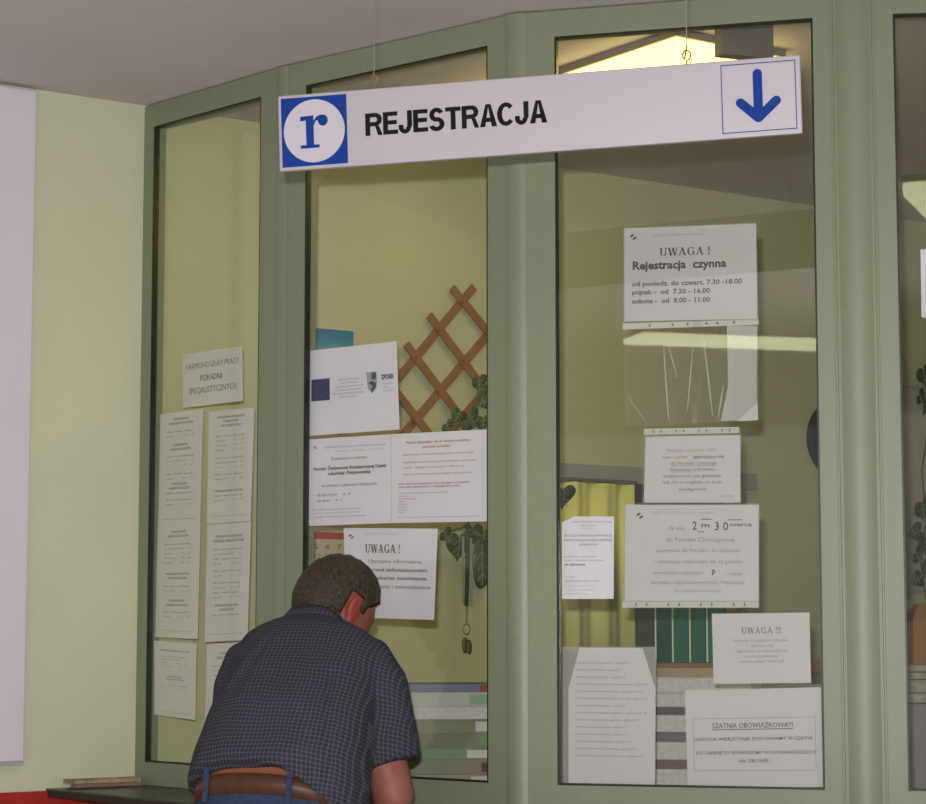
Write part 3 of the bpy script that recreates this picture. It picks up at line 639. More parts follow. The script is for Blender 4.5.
notice(2, [(712, 613.8), (809.4, 612.7), (811, 682.8), (713.6, 683.9)], 'small notice headed UWAGA with three exclamation marks',
       [('~UWAGA !!!', .30, .71, .71, .09, 'g', 0), ('Prosimy o wyjęcie z plastiku', .22, .78, .595, .04, 'l', .01), ('dokumentu lub', .40, .62, .52, .04, 'l', .01), ('i zgłoszenie się do rejestracji', .22, .77, .445, .04, 'l', .01), ('w celu uzupełnienia', .33, .67, .37, .04, 'l', .01), ('numeru Kasy Chorych', .27, .73, .295, .04, 'l', .01)], sleeve=(-.005, 1.005, -.04, 1.01))
notice(2, [(685, 690.6), (821, 687.2), (823, 787), (688, 787.2)], 'wide notice with a thin ruled border and capital lines, lowest under the arrow',
       [('SZATNIA OBOWIĄZKOWA!!!', .195, .79, .605, .05, 'k', .01), ('OKRYCIA WIERZCHNIE ZOSTAWIAMY W SZATNI', .06, .93, .475, .035, 'k', .01), ('DO GABINETU WCHODZIMY W OCHRANIACZACH', .07, .945, .335, .035, 'k', .01), ('NA OBUWIE !', .385, .62, .25, .035, 'k', .01)],
       rects=[(.195, .79, .585, .593, 'k'), (.05, .955, .70, .706, 'l'), (.05, .955, .165, .171, 'l'), (.05, .054, .17, .70, 'l'), (.951, .955, .17, .70, 'l')], sleeve=(-.01, 1.01, -.0, 1.03))
# ---- panel 4
notice(3, [(920.5, 249.5), (983, 247), (983.5, 333), (921.5, 317)], 'white sheet cut by the picture edge in the pane beyond the last post',
       [('UWAGA', .2, .8, .7, .1, 'k', .02)])

# ------------------------------------------------------------------ hanging sign
def sray(px, py, Y): return at_y(px, py, Y)
YL, YR = 4.42, 4.22
TL, TR, BR, BL = sray(277.5, 96, YL), sray(800, 54.5, YR), sray(802.5, 133, YR), sray(279.5, 171.5, YL)
ex = (TR - TL).normalized(); nrm = Vector((ex.y, -ex.x, 0)).normalized()
Qs = Quad(TL, TR, BR, BL, nrm)
org = Qs.p(.5, 0); sg = empty('hanging_sign', org)
def sp(fn, name, m, parent=sg, bev=0):
    mb = MB(); fn(mb); mb.v = [v - org for v in mb.v]; o = mb.build(name, m, parent)
    if bev: bevel(o, bev)
    return o
sp(lambda mb: Qs.rect(mb, 0, 1, 0, 1, -.014, 0), 'board', M_SIGN, bev=.0025)
sq = sp(lambda mb: Qs.rect(mb, .0065, .1365, .045, .955, .0002, .0008), 'blue_square', M_BLUE)
sp(lambda mb: Qs.disc(mb, .0715, .5, .0605, .415, .0009, .0014, 56), 'white_disc', mat('sign_white', (.52, .50, .535), .5), sq)
def letter_r(mb):
    h0, h1 = .0015, .0020; X = lambda x: .0445 + x * .0545; V = lambda y: .275 + y * .43
    P = lambda pts: Qs.sheet(mb, [(X(a), V(b_)) for a, b_ in pts], h0, h1)
    P([(.20, .08), (.48, .08), (.48, .92), (.20, .92)])           # stem
    P([(.0, 0), (.68, 0), (.68, .10), (.0, .10)])                 # foot serif
    P([(.0, .84), (.22, .86), (.22, .96), (.0, .96)])
    P([(.0, .92), (.48, .92), (.48, 1.0), (.0, .98)])
    P([(.48, .68), (.56, .82), (.66, .88), (.72, .99), (.60, .96), (.48, .84)])
    n = 20
    P([(.82 + .18 * math.cos(2 * math.pi * k / n), .83 + .17 * math.sin(2 * math.pi * k / n)) for k in range(n)])
    P([(.60, .84), (.72, .80), (.84, .99), (.70, 1.0)])
sp(letter_r, 'letter', M_BLUE, sq)
sp(lambda mb: Qs.text(mb, grotesk('REJESTRACJA'), .1725, .525, .38, .295, .0006), 'lettering', M_BLACK)
def frame_(mb):
    u0, u1, v0, v1, a, b_ = .853, .991, .06, .94, .0018, .0125
    Qs.rect(mb, u0, u1, v0, v0 + b_, .0002, .0008); Qs.rect(mb, u0, u1, v1 - b_, v1, .0002, .0008)
    Qs.rect(mb, u0, u0 + a, v0 + b_, v1 - b_, .0002, .0008); Qs.rect(mb, u1 - a, u1, v0 + b_, v1 - b_, .0002, .0008)
sp(frame_, 'arrow_border', mat('border_blue', (.03, .06, .22), .5))
def arrow_(mb):
    asp = (TR - TL).length / (TL - BL).length
    def bar(a, b_, w, h):
        ax, ay = a; bx, by = b_; dx, dy = (bx - ax) * asp, by - ay; L = math.hypot(dx, dy); nx, ny = -dy / L * w, dx / L * w
        a0 = math.atan2(ny, nx); pts = []
        for k in range(9):
            t = a0 + math.pi * k / 8; pts.append((ax + w * math.cos(t) / asp, ay + w * math.sin(t)))
        for k in range(9):
            t = a0 + math.pi + math.pi * k / 8; pts.append((bx + w * math.cos(t) / asp, by + w * math.sin(t)))
        Qs.sheet(mb, pts, .0003, h)
    bar((.9205, .80), (.9205, .27), .058, .0010); bar((.888, .44), (.9205, .235), .058, .0012); bar((.954, .44), (.9205, .235), .058, .0014)
sp(arrow_, 'arrow', M_BLUE)
for u in (.190, .790):
    t = Qs.p(u, 1.0, -.007)
    def wire(mb):
        mb.tube([t + Vector((0, 0, .035)), Vector((t.x, t.y, H_CEIL - .001))], .0011, 6)
    sp(wire, 'hanging_wire', M_STEEL)
    def hook(mb):
        pts = [t + Vector((0, 0, -.004))] + [t + Vector((.008 * math.cos(a), 0, .018 + .010 * math.sin(a))) for a in [R(-90 + 30 * k) for k in range(12)]] + [t + Vector((0, 0, .036))]
        mb.tube(pts, .0017, 6)
    sp(hook, 'hook', mat('brass_hook', (.30, .22, .10), .4, metal=.7))
tag(sg, 'long white hanging sign reading REJESTRACJA with a blue r and down arrow', 'sign')

# ------------------------------------------------------------------ things behind the glass
def wall_thing(name, px, py):
    p = at_wall(px, py, .002); return empty(name, p), p
# wall calendar
cal, cp_ = wall_thing('wall_calendar', 305, 325)
def cal_part(name, s0, s1, z0, z1, n0, n1, m, parent=None):
    q = MB().prism([wp(s0, n0, z0), wp(s1, n0, z0), wp(s1, n1, z0), wp(s0, n1, z0)], (0, 0, z1 - z0)); q.v = [v - cp_ for v in q.v]
    return q.build(name, m, parent or cal)
cs0, cs1 = wall_s(at_wall(258, 360)), wall_s(at_wall(353, 345))
cz1, czm, cz0 = at_wall(300, 326).z, at_wall(300, 392).z, at_wall(320, 596).z
cal_part('backing', cs0, cs1, cz0, cz1, .001, .004, M_PAPERY)
def sky_mat():
    m = bpy.data.materials.new('calendar_picture'); m.use_nodes = True; nt = m.node_tree; b = nt.nodes['Principled BSDF']
    tc = nt.nodes.new('ShaderNodeTexCoord'); sx = nt.nodes.new('ShaderNodeSeparateXYZ'); nt.links.new(tc.outputs['Generated'], sx.inputs[0])
    nz = nt.nodes.new('ShaderNodeTexNoise'); nz.inputs['Scale'].default_value = 7; nt.links.new(tc.outputs['Generated'], nz.inputs['Vector'])
    ma = nt.nodes.new('ShaderNodeMath'); ma.operation = 'MULTIPLY_ADD'; ma.inputs[1].default_value = .22
    nt.links.new(nz.outputs['Fac'], ma.inputs[0]); nt.links.new(sx.outputs['Z'], ma.inputs[2])
    r = nt.nodes.new('ShaderNodeValToRGB'); e = r.color_ramp.elements
    e[0].position = .0; e[0].color = (.20, .10, .04, 1); e[1].position = 1.0; e[1].color = (.02, .22, .42, 1)
    for p_, c_ in ((.48, (.22, .14, .06, 1)), (.66, (.12, .14, .08, 1)), (.74, (.36, .46, .46, 1)), (.86, (.08, .34, .52, 1))):
        k = e.new(p_); k.color = c_
    nt.links.new(ma.outputs[0], r.inputs['Fac']); nt.links.new(r.outputs['Color'], b.inputs['Base Color']); b.inputs['Roughness'].default_value = .4
    return m
cal_part('picture', cs0 + .002, cs1 - .002, czm, cz1 - .002, .0045, .006, sky_mat())
M_CALP = mat('calendar_page', (.60, .52, .36), .8, var=.03)
hgt = (czm - cz0) / 3
for k in range(3):
    z1 = czm - hgt * k - .006; z0 = z1 - hgt + .012
    pg = cal_part('month_page', cs0 + .006, cs1 - .006, z0, z1, .0045, .0075, M_CALP)
    Qc = Quad(wp(cs0 + .006, .0075, z1), wp(cs1 - .006, .0075, z1), wp(cs1 - .006, .0075, z0), wp(cs0 + .006, .0075, z0), Vector((*WN, 0)))
    mb = MB(); Qc.rect(mb, .05, .95, .86, .97, .0001, .0005); mb.v = [v - cp_ for v in mb.v]; mb.build('month_heading', mat('calendar_red', (.42, .07, .04), .7), pg)
    mb = MB(); d = 1
    for r_ in range(5):
        for c_ in range(7):
            if d <= 31: Qc.text(mb, glyphs(str(d)), .06 + c_ * .13, .06 + c_ * .13 + (.05 if d < 10 else .085), .70 - r_ * .155, .085, .0006)
            d += 1
    mb.v = [v - cp_ for v in mb.v]; mb.build('date_text', mat('calendar_ink', (.16, .12, .10), .8), pg)
tag(cal, 'wall calendar with a blue sky picture hanging behind the flag sheet', 'calendar')

# trellis
trl, tp = wall_thing('trellis', 440, 460)
bars = [((398, 379), (474, 287), 0), ((392, 448), (512, 306), 0), ((436, 449), (512, 360), 0), ((452, 288), (513, 363), 1), ((429, 315), (478, 381), 1), ((406, 344), (470, 430), 1), ((390, 384), (446, 456), 1)]
for a, b_, layer in bars:
    n = .012 if layer == 0 else .022
    p, q = at_wall(*a, n), at_wall(*b_, n); d = (q - p); L = d.length; d.normalize(); nv = Vector((*WN, 0)); sd = d.cross(nv).normalized()
    mb = MB().box((p + q) / 2 - tp, d * L / 2, sd * .0125, nv * .0048)
    bevel(mb.build('slat', M_WOOD, trl), .0015)
for (px, py) in ((416, 358), (439, 331), (462, 302), (438, 393), (464, 361), (413, 423)):
    p = at_wall(px, py, .0275) - tp; nv = Vector((*WN, 0)); mb = MB().tube([p - nv * .001, p + nv * .002], .004, 8); mb.build('rivet', mat('rivet', (.12, .06, .02), .5), trl)
tag(trl, 'brown diagonal wooden trellis on the wall beside the flag sheet', 'trellis')

def leaf(parent, o, px, py, n, size, ang, kind='heart', tilt=.35, m=M_LEAF, asp=1.0):
    c = at_wall(px, py, n); u = Vector((*WU, 0)); z = Vector((0, 0, 1)); nv = Vector((*WN, 0))
    ax = u * math.cos(R(ang)) + z * math.sin(R(ang)); ay = -u * math.sin(R(ang)) + z * math.cos(R(ang))
    ay = (ay * math.cos(tilt) + nv * math.sin(tilt))
    out = []
    for k in range(25):
        t = 2 * math.pi * k / 25
        if kind == 'heart':
            x = .5 * math.sin(t) ** 3 * 1.05; y = (13 * math.cos(t) - 5 * math.cos(2 * t) - 2 * math.cos(3 * t) - math.cos(4 * t)) / 32 + .08
        else: x = .2 * math.sin(t); y = .5 * math.cos(t)
        out.append((x * asp, y))
    v = [c - o] ; f = []
    for x, y in out: v.append(c - o + ax * x * size + ay * y * size + nv * (.25 * x * x * size - .15 * size * y * y))
    for k in range(25): f.append((0, 1 + k, 1 + (k + 1) % 25))
    ob = mk('leaf', v, f, m, parent, True)
    md = ob.modifiers.new('th', 'SOLIDIFY'); md.thickness = .001
    # veins
    mb = MB()
    mb.tube([c - o + ay * .38 * size + nv * .0022, c - o - ay * .42 * size + nv * .0012], .0018, 5)
    for sgn in (-1, 1):
        for yy in (.22, .0, -.2): mb.tube([c - o + ay * yy * size + nv * .0022, c - o + ay * (yy - .14) * size + ax * sgn * .22 * asp * (1 if kind == 'heart' else .5) * size + nv * .004], .0014, 4)
    mb.build('veins', M_LEAFP, ob)
    return ob
vine, vo = wall_thing('climbing_plant', 480, 470)
stem = [at_wall(x, y, .035) - vo for x, y in ((490, 372), (478, 392), (472, 415), (485, 440), (476, 480), (480, 512), (462, 528), (446, 533))]
MB().tube(stem, .0028, 6).build('stem', mat('vine_stem', (.12, .15, .06), .6), vine)
st2 = [at_wall(x, y, n_) - vo for x, y, n_ in ((485, 440, .035), (520, 470, .09), (548, 482, .125), (560, 486, .125))]
MB().tube(st2, .0028, 6).build('stem', MATS['vine_stem'], vine)
for a in ((479, 384, .045, .06, 20), (484, 402, .05, .06, -60), (473, 421, .045, .075, 60), (457, 417, .04, .055, -20), (448, 428, .045, .05, 40), (483, 424, .05, .06, 10), (466, 431, .04, .05, 90), (488, 392, .045, .06, 130),
          (459, 547, .05, .105, 8), (477, 537, .04, .07, -50), (446, 536, .04, .05, 40), (470, 531, .05, .05, 100), (484, 538, .05, .06, 10), (563, 498, .13, .085, 10)):
    leaf(vine, vo, *a)
leaf(vine, vo, 482, 563, .05, .155, 5, 'long', .1, M_LEAF, 1.15)
tag(vine, 'dark leaved climbing plant on the trellis with drooping leaves below', 'plant')

# lanyard with keys
lan, lo = wall_thing('lanyard', 467, 660)
pa = lambda x, y, n=.02: at_wall(x, y, n) - lo
nv = Vector((*WN, 0)); u3 = Vector((*WU, 0))
mb = MB(); a, b_ = pa(468, 533, .085), pa(466.5, 606, .085)
mb.box((a + b_) / 2, u3 * .007, (b_ - a) / 2, nv * .001); mb.build('strap', mat('teal_strap', (.05, .085, .075), .7), lan)
mb = MB(); mb.box(pa(463, 570, .078), u3 * .004, Vector((0, 0, -.10)), nv * .0008); mb.box(pa(471, 572, .078), u3 * .004, Vector((0, 0, -.10)), nv * .0008); mb.build('cord', mat('pale_strap', (.36, .38, .28), .6), lan)
MB().tube([pa(466.5, 606, .085), pa(466.5, 622, .085)], .003, 6).build('clip', M_STEEL, lan)
mb = MB(); c = pa(466.5, 629, .085); mb.tube([c + u3 * .012 * math.cos(R(30 * k)) + Vector((0, 0, .016 * math.sin(R(30 * k)))) for k in range(13)], .0018, 6); mb.build('ring', M_STEEL, lan)
for k, (x, y, w, h) in enumerate(((465, 645, .011, .024), (469, 647, .010, .022))):
    mb = MB().ball(pa(x, y, .082 + .008 * k), w, .006, h, Matrix.Rotation(R(35), 3, 'Z')); mb.build('key_fob', mat('brown_fob', (.16, .12, .06), .5, var=.3, scale=60), lan, True)
tag(lan, 'dark strap lanyard with a bunch of keys hanging from the plant', 'lanyard')

# wall clock
clk, ck = wall_thing('wall_clock', 834, 440)
cc = at_wall(834, 440, 0)
def cl_disc(r0, r1, n0, n1, name, m, parent, z=None):
    mb = MB(); pts0 = []
    u = Vector((*WU, 0)); zz = Vector((0, 0, 1))
    if r0 == 0: mb.prism([cc - ck + (u * math.cos(t) + zz * math.sin(t)) * r1 + nv * n0 for t in [2 * math.pi * k / 48 for k in range(48)]], nv * (n1 - n0))
    else:
        for k in range(48):
            t0, t1 = 2 * math.pi * k / 48, 2 * math.pi * (k + 1) / 48
            f = lambda r, t: cc - ck + (u * math.cos(t) + zz * math.sin(t)) * r + nv * n0
            mb.prism([f(r0, t0), f(r1, t0), f(r1, t1), f(r0, t1)], nv * (n1 - n0))
    return mb.build(name, m, parent)
cl_disc(.108, .130, .002, .035, 'rim', mat('navy_rim', (.016, .02, .035), .3), clk)
fc = cl_disc(0, .1075, .002, .015, 'face', mat('clock_face', (.50, .38, .30), .6), clk)
mb = MB()
for k in range(12):
    t = 2 * math.pi * k / 12; u = Vector((*WU, 0)); dr = u * math.sin(t) + Vector((0, 0, 1)) * math.cos(t); tn = u * math.cos(t) - Vector((0, 0, 1)) * math.sin(t)
    MB().box(cc - ck + dr * .085 + nv * .016, dr * .008, tn * .0025, nv * .0006).build('hour_mark', M_INK, fc)
for t, L in ((R(300), .05), (R(60), .075)):
    dr = Vector((*WU, 0)) * math.sin(t) + Vector((0, 0, 1)) * math.cos(t); tn = Vector((*WU, 0)) * math.cos(t) - Vector((0, 0, 1)) * math.sin(t)
    MB().box(cc - ck + dr * L / 2 + nv * (.018 + L * .03), dr * L / 2, tn * .003, nv * .0006).build('clock_hand', M_INK, clk)
tag(clk, 'round wall clock with dark rim half hidden by the wide post', 'clock')

# yellow curtain
cur_s0, cur_s1 = wall_s(at_wall(540, 560, .06)), wall_s(at_wall(633, 560, .06))
cz = wz1 - .006
curt = empty('curtain', wp((cur_s0 + cur_s1) / 2, .05, wz0 + .012))
mb = MB(); n = 60; zz0 = wz0 + .012
for j in (0, 1):
    for i in range(n + 1):
        t = i / n; s = cur_s0 + (cur_s1 - cur_s0) * t
        w = .018 * math.sin(t * math.pi * 2 * 3.0 + .6) + .006 * math.sin(t * 40)
        mb.v.append(wp(s, .058 + w * .8, zz0 if j == 0 else cz) - curt.location)
for i in range(n): mb.f.append((i, i + 1, n + 2 + i, n + 1 + i))
mc = mat('yellow_curtain', (.90, .91, .30), .8, spec=.1, var=.04, scale=8)
o = mb.build('drape', mc, curt, True); md = o.modifiers.new('th', 'SOLIDIFY'); md.thickness = .002
mb = MB().tube([wp(cur_s0 - .03, .055, cz + .008) - curt.location, wp(cur_s1 + .02, .055, cz + .008) - curt.location], .006, 8); mb.build('rod', M_STEEL, curt)
tag(curt, 'bright yellow-green curtain hanging under a grey rail behind the notices', 'curtain')

# cupboard with green binders
ks0, ks1 = 1.42, 2.3
kt = 1.268
cup = empty('cupboard', wp((ks0 + ks1) / 2, .2, 0))
def cpart(name, s0, s1, n0, n1, z0, z1, m, root):
    q = MB().prism([wp(s0, n0, z0), wp(s1, n0, z0), wp(s1, n1, z0), wp(s0, n1, z0)], (0, 0, z1 - z0)); q.v = [v - root.location for v in q.v]; return q.build(name, m, root)
M_OAK = mat('oak_board', (.42, .27, .12), .5, var=.15, scale=18)
cpart('body', ks0, ks1, .10, .48, 0, kt - .03, mat('olive_cupboard', (.30, .28, .14), .6), cup)
cpart('top', ks0 - .01, ks1 + .01, .097, .51, kt - .0295, kt, M_OAK, cup)
km = (ks0 + ks1) / 2
for s0, s1 in ((ks0 + .004, km - .002), (km + .002, ks1 - .004)):
    d_ = cpart('door', s0, s1, .4805, .498, .06, kt - .035, MATS['olive_cupboard'], cup)
    hx = (s1 - .04) if s0 < km - .1 else (s0 + .04)
    cpart('handle', hx - .006, hx + .006, .4985, .518, .8, .92, M_STEEL, cup).parent = d_
    d_.children[0].location = (0, 0, 0)
tag(cup, 'low olive cupboard with an oak top standing against the back wall', 'cupboard')
BP = at_y(637.5, 640, 6.76); BU = Vector((.997, -.077)); BN = Vector((-.077, -.997))
def bpart(name, s0, s1, n0, n1, z0, z1, m, root):
    f = lambda a, b_: Vector((BP.x, BP.y, 0)) + Vector((*(BU * a + BN * b_), z0))
    q = MB().prism([f(s0, n0), f(s1, n0), f(s1, n1), f(s0, n1)], (0, 0, z1 - z0)); q.v = [v - root.location for v in q.v]; return q.build(name, m, root)
bcol = [(.05, .066, .022), (.006, .085, .05), (.012, .16, .095), (.012, .15, .09), (.010, .20, .13), (.012, .15, .09), (.03, .09, .04)]
ord_ = ['leftmost dark olive', 'second from left, deep green', 'third from left, mid green', 'fourth from left, green', 'fifth from left, bright green', 'sixth from left, green, behind the notice', 'rightmost, dark green, behind the notice']
ord_ = ['dark olive ring binder at the curtain end of the row on the cupboard', 'deep green ring binder next to the dark olive one on the cupboard', 'green ring binder in the middle of the visible row on the cupboard', 'green ring binder, second from the UWAGA notice with three exclamation marks', 'bright green ring binder beside the UWAGA notice with three exclamation marks']
for k in range(5):
    w = .0495; s0 = k * .0512
    c_ = Vector((BP.x, BP.y)) + BU * (s0 + w / 2) + BN * -.13
    bd = empty('ring_binder', (c_.x, c_.y, kt))
    mm = mat('binder_%d' % k, bcol[k], .6, spec=.12)
    for a in (0, w - .003): bpart('cover', s0 + a, s0 + a + .003, -.265, 0, kt + .0005, kt + .315, mm, bd)
    bpart('spine', s0 + .0031, s0 + w - .0031, -.003, .001, kt + .0005, kt + .315, mm, bd)
    bpart('paper_block', s0 + .008, s0 + w - .008, -.24, -.01, kt + .006, kt + .30, M_PAPERY, bd)
    if k: bpart('spine_edge', s0 + .0002, s0 + .0052, .0012, .0025, kt + .001, kt + .314, mat('pale_edge', (.50, .66, .42), .4), bd)
    tag(bd, ord_[k], 'binder', 'green binders on the cupboard')

# desk behind the front panes with piles of journals
do, di = offs(1, 3, -.075, .34, .78), offs(1, 3, -.80, .34, .78)
dz = .78
desk = empty('desk', (.25, 5.6, 0))
q = MB().prism([(*p, dz - .03) for p in do + di[::-1]], (0, 0, .03)); q.v = [v - desk.location for v in q.v]; bevel(q.build('top', M_OAK, desk), .002)
for p in (do[0] + PN[1] * -.06 + PD[1] * .06, do[2] - PN[2] * .06 - PD[2] * .06, di[0] + PN[1] * .06 + PD[1] * .06, di[2] + PN[2] * .06 - PD[2] * .06):
    MB().box(Vector((p.x, p.y, (dz - .031) / 2)) - desk.location, (.025, 0, 0), (0, .025, 0), (0, 0, (dz - .031) / 2)).build('leg', M_OAK, desk)
tag(desk, 'wooden desk inside the booth below the glass carrying the piles of journals', 'desk')
ORD = ['topmost', 'second from the top', 'third from the top', 'fourth from the top', 'fifth from the top', 'sixth from the top', 'seventh from the top', 'eighth from the top', 'ninth from the top', 'tenth from the top', 'eleventh from the top', 'twelfth from the top', 'thirteenth from the top', 'fourteenth from the top', 'fifteenth from the top', 'sixteenth from the top']
def pile(cx, cy, z0, specs, u, where, group, L=.30, Wd=.215, flip=lambda c: False, marks=()):
    z = z0; n = len(specs)
    for k, (T, colname, col, pg) in enumerate(specs[::-1]):
        j = n - 1 - k
        dx, dy = random.uniform(-.012, .012), random.uniform(-.010, .010); a = R(random.uniform(-5, 5))
        uu = Vector((u.x * math.cos(a) - u.y * math.sin(a), u.x * math.sin(a) + u.y * math.cos(a)))
        bk_ = booklet((cx + dx, cy + dy, z), -uu if flip(colname) else uu, L + random.uniform(-.02, .015), Wd + random.uniform(-.01, .005), T, mat('cover_' + colname.replace(' ', '_'), col, .4), pg,
                '%s journal, %s of the pile %s' % (colname, ORD[j], where), group, 'journal', 'journal')
        if j < len(marks) and marks[j]:
            vv = Vector((-uu.y, uu.x)); sg_ = -1 if flip(colname) else 1
            o = [ch for ch in bk_.children if ch.name.startswith('cover')][0]
            a, b_, c = marks[j]
            if flip(colname):
                yb = max(abs(v.co.x * vv.x + v.co.y * vv.y) for v in o.data.vertices)
                MB().box(Vector((*(uu * (a + b_) / 2 - vv * (yb + .0006)), T * .5)), (*(uu * (b_ - a) / 2), 0), (*(vv * .0005), 0), (0, 0, T * .34)).build('spine_label', mat('spine_label_%s' % c[0], c[1], .5), o)
        z += T + .0004
    return z
u1 = Vector((.93, .05)).normalized()
def lift(specs, z0, ztop):                       # scale thicknesses to the wanted pile height
    k = (ztop - z0 - .0004 * len(specs)) / sum(s[0] for s in specs); return [(s[0] * k, *s[1:]) for s in specs]
specB = [(.017, 'violet blue', (.10, .12, .22), M_PAGE), (.03, 'pale grey', (.45, .46, .42), M_PAGEG), (.026, 'white', (.55, .55, .52), M_PAGE), (.03, 'grey olive', (.22, .23, .13), M_PAGEG), (.03, 'olive', (.16, .17, .08), M_PAGEG), (.024, 'green', (.12, .22, .07), M_PAGEG),
         (.03, 'dull green', (.17, .19, .10), M_PAGEG), (.024, 'grey', (.30, .30, .24), M_PAGEG), (.03, 'dark olive', (.10, .11, .06), M_PAGEG), (.03, 'cream', (.5, .48, .36), M_PAGEG), (.03, 'sage', (.20, .22, .14), M_PAGEG), (.03, 'stone grey', (.3, .3, .26), M_PAGEG), (.03, 'moss', (.13, .15, .08), M_PAGEG)]
YB = 5.92; xb = (447 - 463) / 2255 * YB
zb_ = at_y(450, 684, YB - .1).z
pile(xb, YB, dz + .0005, lift(specB, dz, zb_), u1, 'beside the man', 'journals piled beside the man', L=.34, flip=lambda c: c not in ('white', 'cream'),
     marks=[(.068, .13, ('red', (.35, .03, .02))), (.05, .12, ('pale_green', (.30, .45, .30))), None, (.06, .09, ('white', (.65, .65, .62))), (.075, .13, ('leaf_green', (.12, .30, .06))), (.055, .12, ('white', (.65, .65, .62))), (.08, .12, ('black', (.03, .03, .03))), (.06, .11, ('white', (.65, .65, .62)))])
specC = [(.014, 'tan', (.36, .25, .12), M_PAGE), (.024, 'white', (.62, .60, .62), M_PAGE), (.022, 'pale lilac', (.5, .48, .55), M_PAGE), (.012, 'dark grey', (.07, .07, .06), M_PAGE), (.026, 'light grey', (.5, .5, .5), M_PAGE), (.014, 'charcoal', (.06, .06, .05), M_PAGE), (.028, 'rose grey', (.42, .34, .36), M_PAGE), (.014, 'brown', (.12, .08, .05), M_PAGE),
         (.026, 'ivory', (.6, .57, .48), M_PAGE), (.012, 'black', (.03, .03, .03), M_PAGE), (.026, 'faded pink', (.45, .33, .33), M_PAGE), (.016, 'slate', (.15, .16, .18), M_PAGE), (.024, 'buff', (.45, .38, .27), M_PAGE), (.024, 'stone', (.4, .38, .33), M_PAGE), (.024, 'plain grey', (.28, .27, .27), M_PAGE)]
YC = 5.66; xc = (690 - 463) / 2255 * YC
zc_ = at_y(690, 668, YC - .1).z
pile(xc, YC, dz + .0005, lift(specC, dz, zc_), Vector((.985, -.17)), 'beside the bordered notice', 'journals piled between notices', L=.36, flip=lambda c: c in ('dark grey', 'charcoal', 'brown', 'black', 'slate', 'plain grey', 'tan'))

# grey cabinet, papers, box and plant seen through the last pane
gx = Vector((1.20, 6.28)); gc = empty('filing_cabinet', (gx.x + .25, gx.y + .2, 0))
gz = at_y(915, 704, 6.3).z
M_GREYC = mat('grey_metal', (.27, .26, .27), .5)
MB().box((0, 0, gz / 2), (.27, 0, 0), (0, .2, 0), (0, 0, gz / 2)).build('body', M_GREYC, gc)
for k in range(3):
    h = gz / 3
    d_ = MB().box((0, -.2085, h * (k + .5)), (.262, 0, 0), (0, .008, 0), (0, 0, h / 2 - .006)).build('drawer', mat('grey_drawer', (.30, .29, .30), .45), gc)
    MB().box((0, -.225, h * (k + .72)), (.06, 0, 0), (0, .008, 0), (0, 0, .008)).build('handle', M_STEEL, d_)
tag(gc, 'grey metal filing cabinet seen through the pane beyond the last post', 'cabinet')
z = gz + .0005
for k, (T, nme, col) in enumerate(((.03, 'brown', (.10, .06, .04)), (.035, 'pale', (.40, .33, .27)), (.022, 'umber', (.14, .09, .05)), (.02, 'sandy', (.32, .24, .16)))):
    booklet((gx.x + .22 + .008 * (k % 2), gx.y + .19, z), Vector((1, .06)), .40, .26, T, mat('folder_' + nme, col, .6), M_PAGEG, '%s folder, %s of the four stacked on the grey filing cabinet' % (nme, ['lowest', 'second from below', 'third from below', 'uppermost'][k]), 'folders on the cabinet', 'folder', 'folder'); z += T + .0004
bx = empty('cardboard_box', (gx.x + .24, gx.y + .19, z + .0003))
M_CARD = mat('cardboard', (.34, .17, .045), .7, var=.08, scale=30)
mb = MB()
w, d, h = .17, .11, .12
for c, a, b_, c2 in (((0, 0, .002), (w, 0, 0), (0, d, 0), (0, 0, .002)), ((0, -d + .002, h / 2 + .002), (w, 0, 0), (0, .002, 0), (0, 0, h / 2 - .002)), ((0, d - .002, h / 2 + .002), (w, 0, 0), (0, .002, 0), (0, 0, h / 2 - .002)), ((-w + .002, 0, h / 2 + .002), (.002, 0, 0), (0, d - .004, 0), (0, 0, h / 2 - .002)), ((w - .002, 0, h / 2 + .002), (.002, 0, 0), (0, d - .004, 0), (0, 0, h / 2 - .002))):
    mb.box(c, a, b_, c2)
mb.build('tray', M_CARD, bx)
for sgn in (-1, 1):
    MB().prism([(-w, sgn * d, h + .0005), (w, sgn * d, h + .0005), (w * .8, sgn * .02, h + .05), (-w * .8, sgn * .02, h + .05)], (0, 0, .003)).build('flap', M_CARD, bx)
tag(bx, 'orange-brown cardboard box on the folders on the grey cabinet', 'box')
nb, no = wall_thing('notice_board', 960, 600)
s0 = wall_s(at_wall(880, 500)); zt_, zb2 = at_wall(915, 390).z, at_wall(915, 590).z
q = MB().prism([wp(s0, .002, zb2), wp(s0 + .7, .002, zb2), wp(s0 + .7, .018, zb2), wp(s0, .018, zb2)], (0, 0, zt_ - zb2)); q.v = [v - no for v in q.v]; q.build('board', mat('pale_board', (.55, .52, .40), .8, var=.06, scale=6), nb)
q = MB()
for a, b_, c, d_ in ((s0 - .012, s0 - .0005, zb2, zt_), (s0 + .7005, s0 + .712, zb2, zt_), (s0 - .012, s0 + .712, zt_ + .0005, zt_ + .012), (s0 - .012, s0 + .712, zb2 - .012, zb2 - .0005)):
    q.prism([wp(a, .002, c), wp(b_, .002, c), wp(b_, .022, c), wp(a, .022, c)], (0, 0, d_ - c))
q.v = [v - no for v in q.v]; q.build('frame', mat('board_frame', (.45, .43, .33), .7), nb)
tag(nb, 'pale board on the back wall behind the trailing plant', 'board')
hp, ho = wall_thing('hanging_plant', 926, 360)
MB().tube([at_wall(x, y, .05) - ho for x, y in ((938, 330), (925, 370), (929, 420), (922, 470), (926, 520), (921, 565), (926, 600))], .003, 6).build('stem', MATS['vine_stem'], hp)
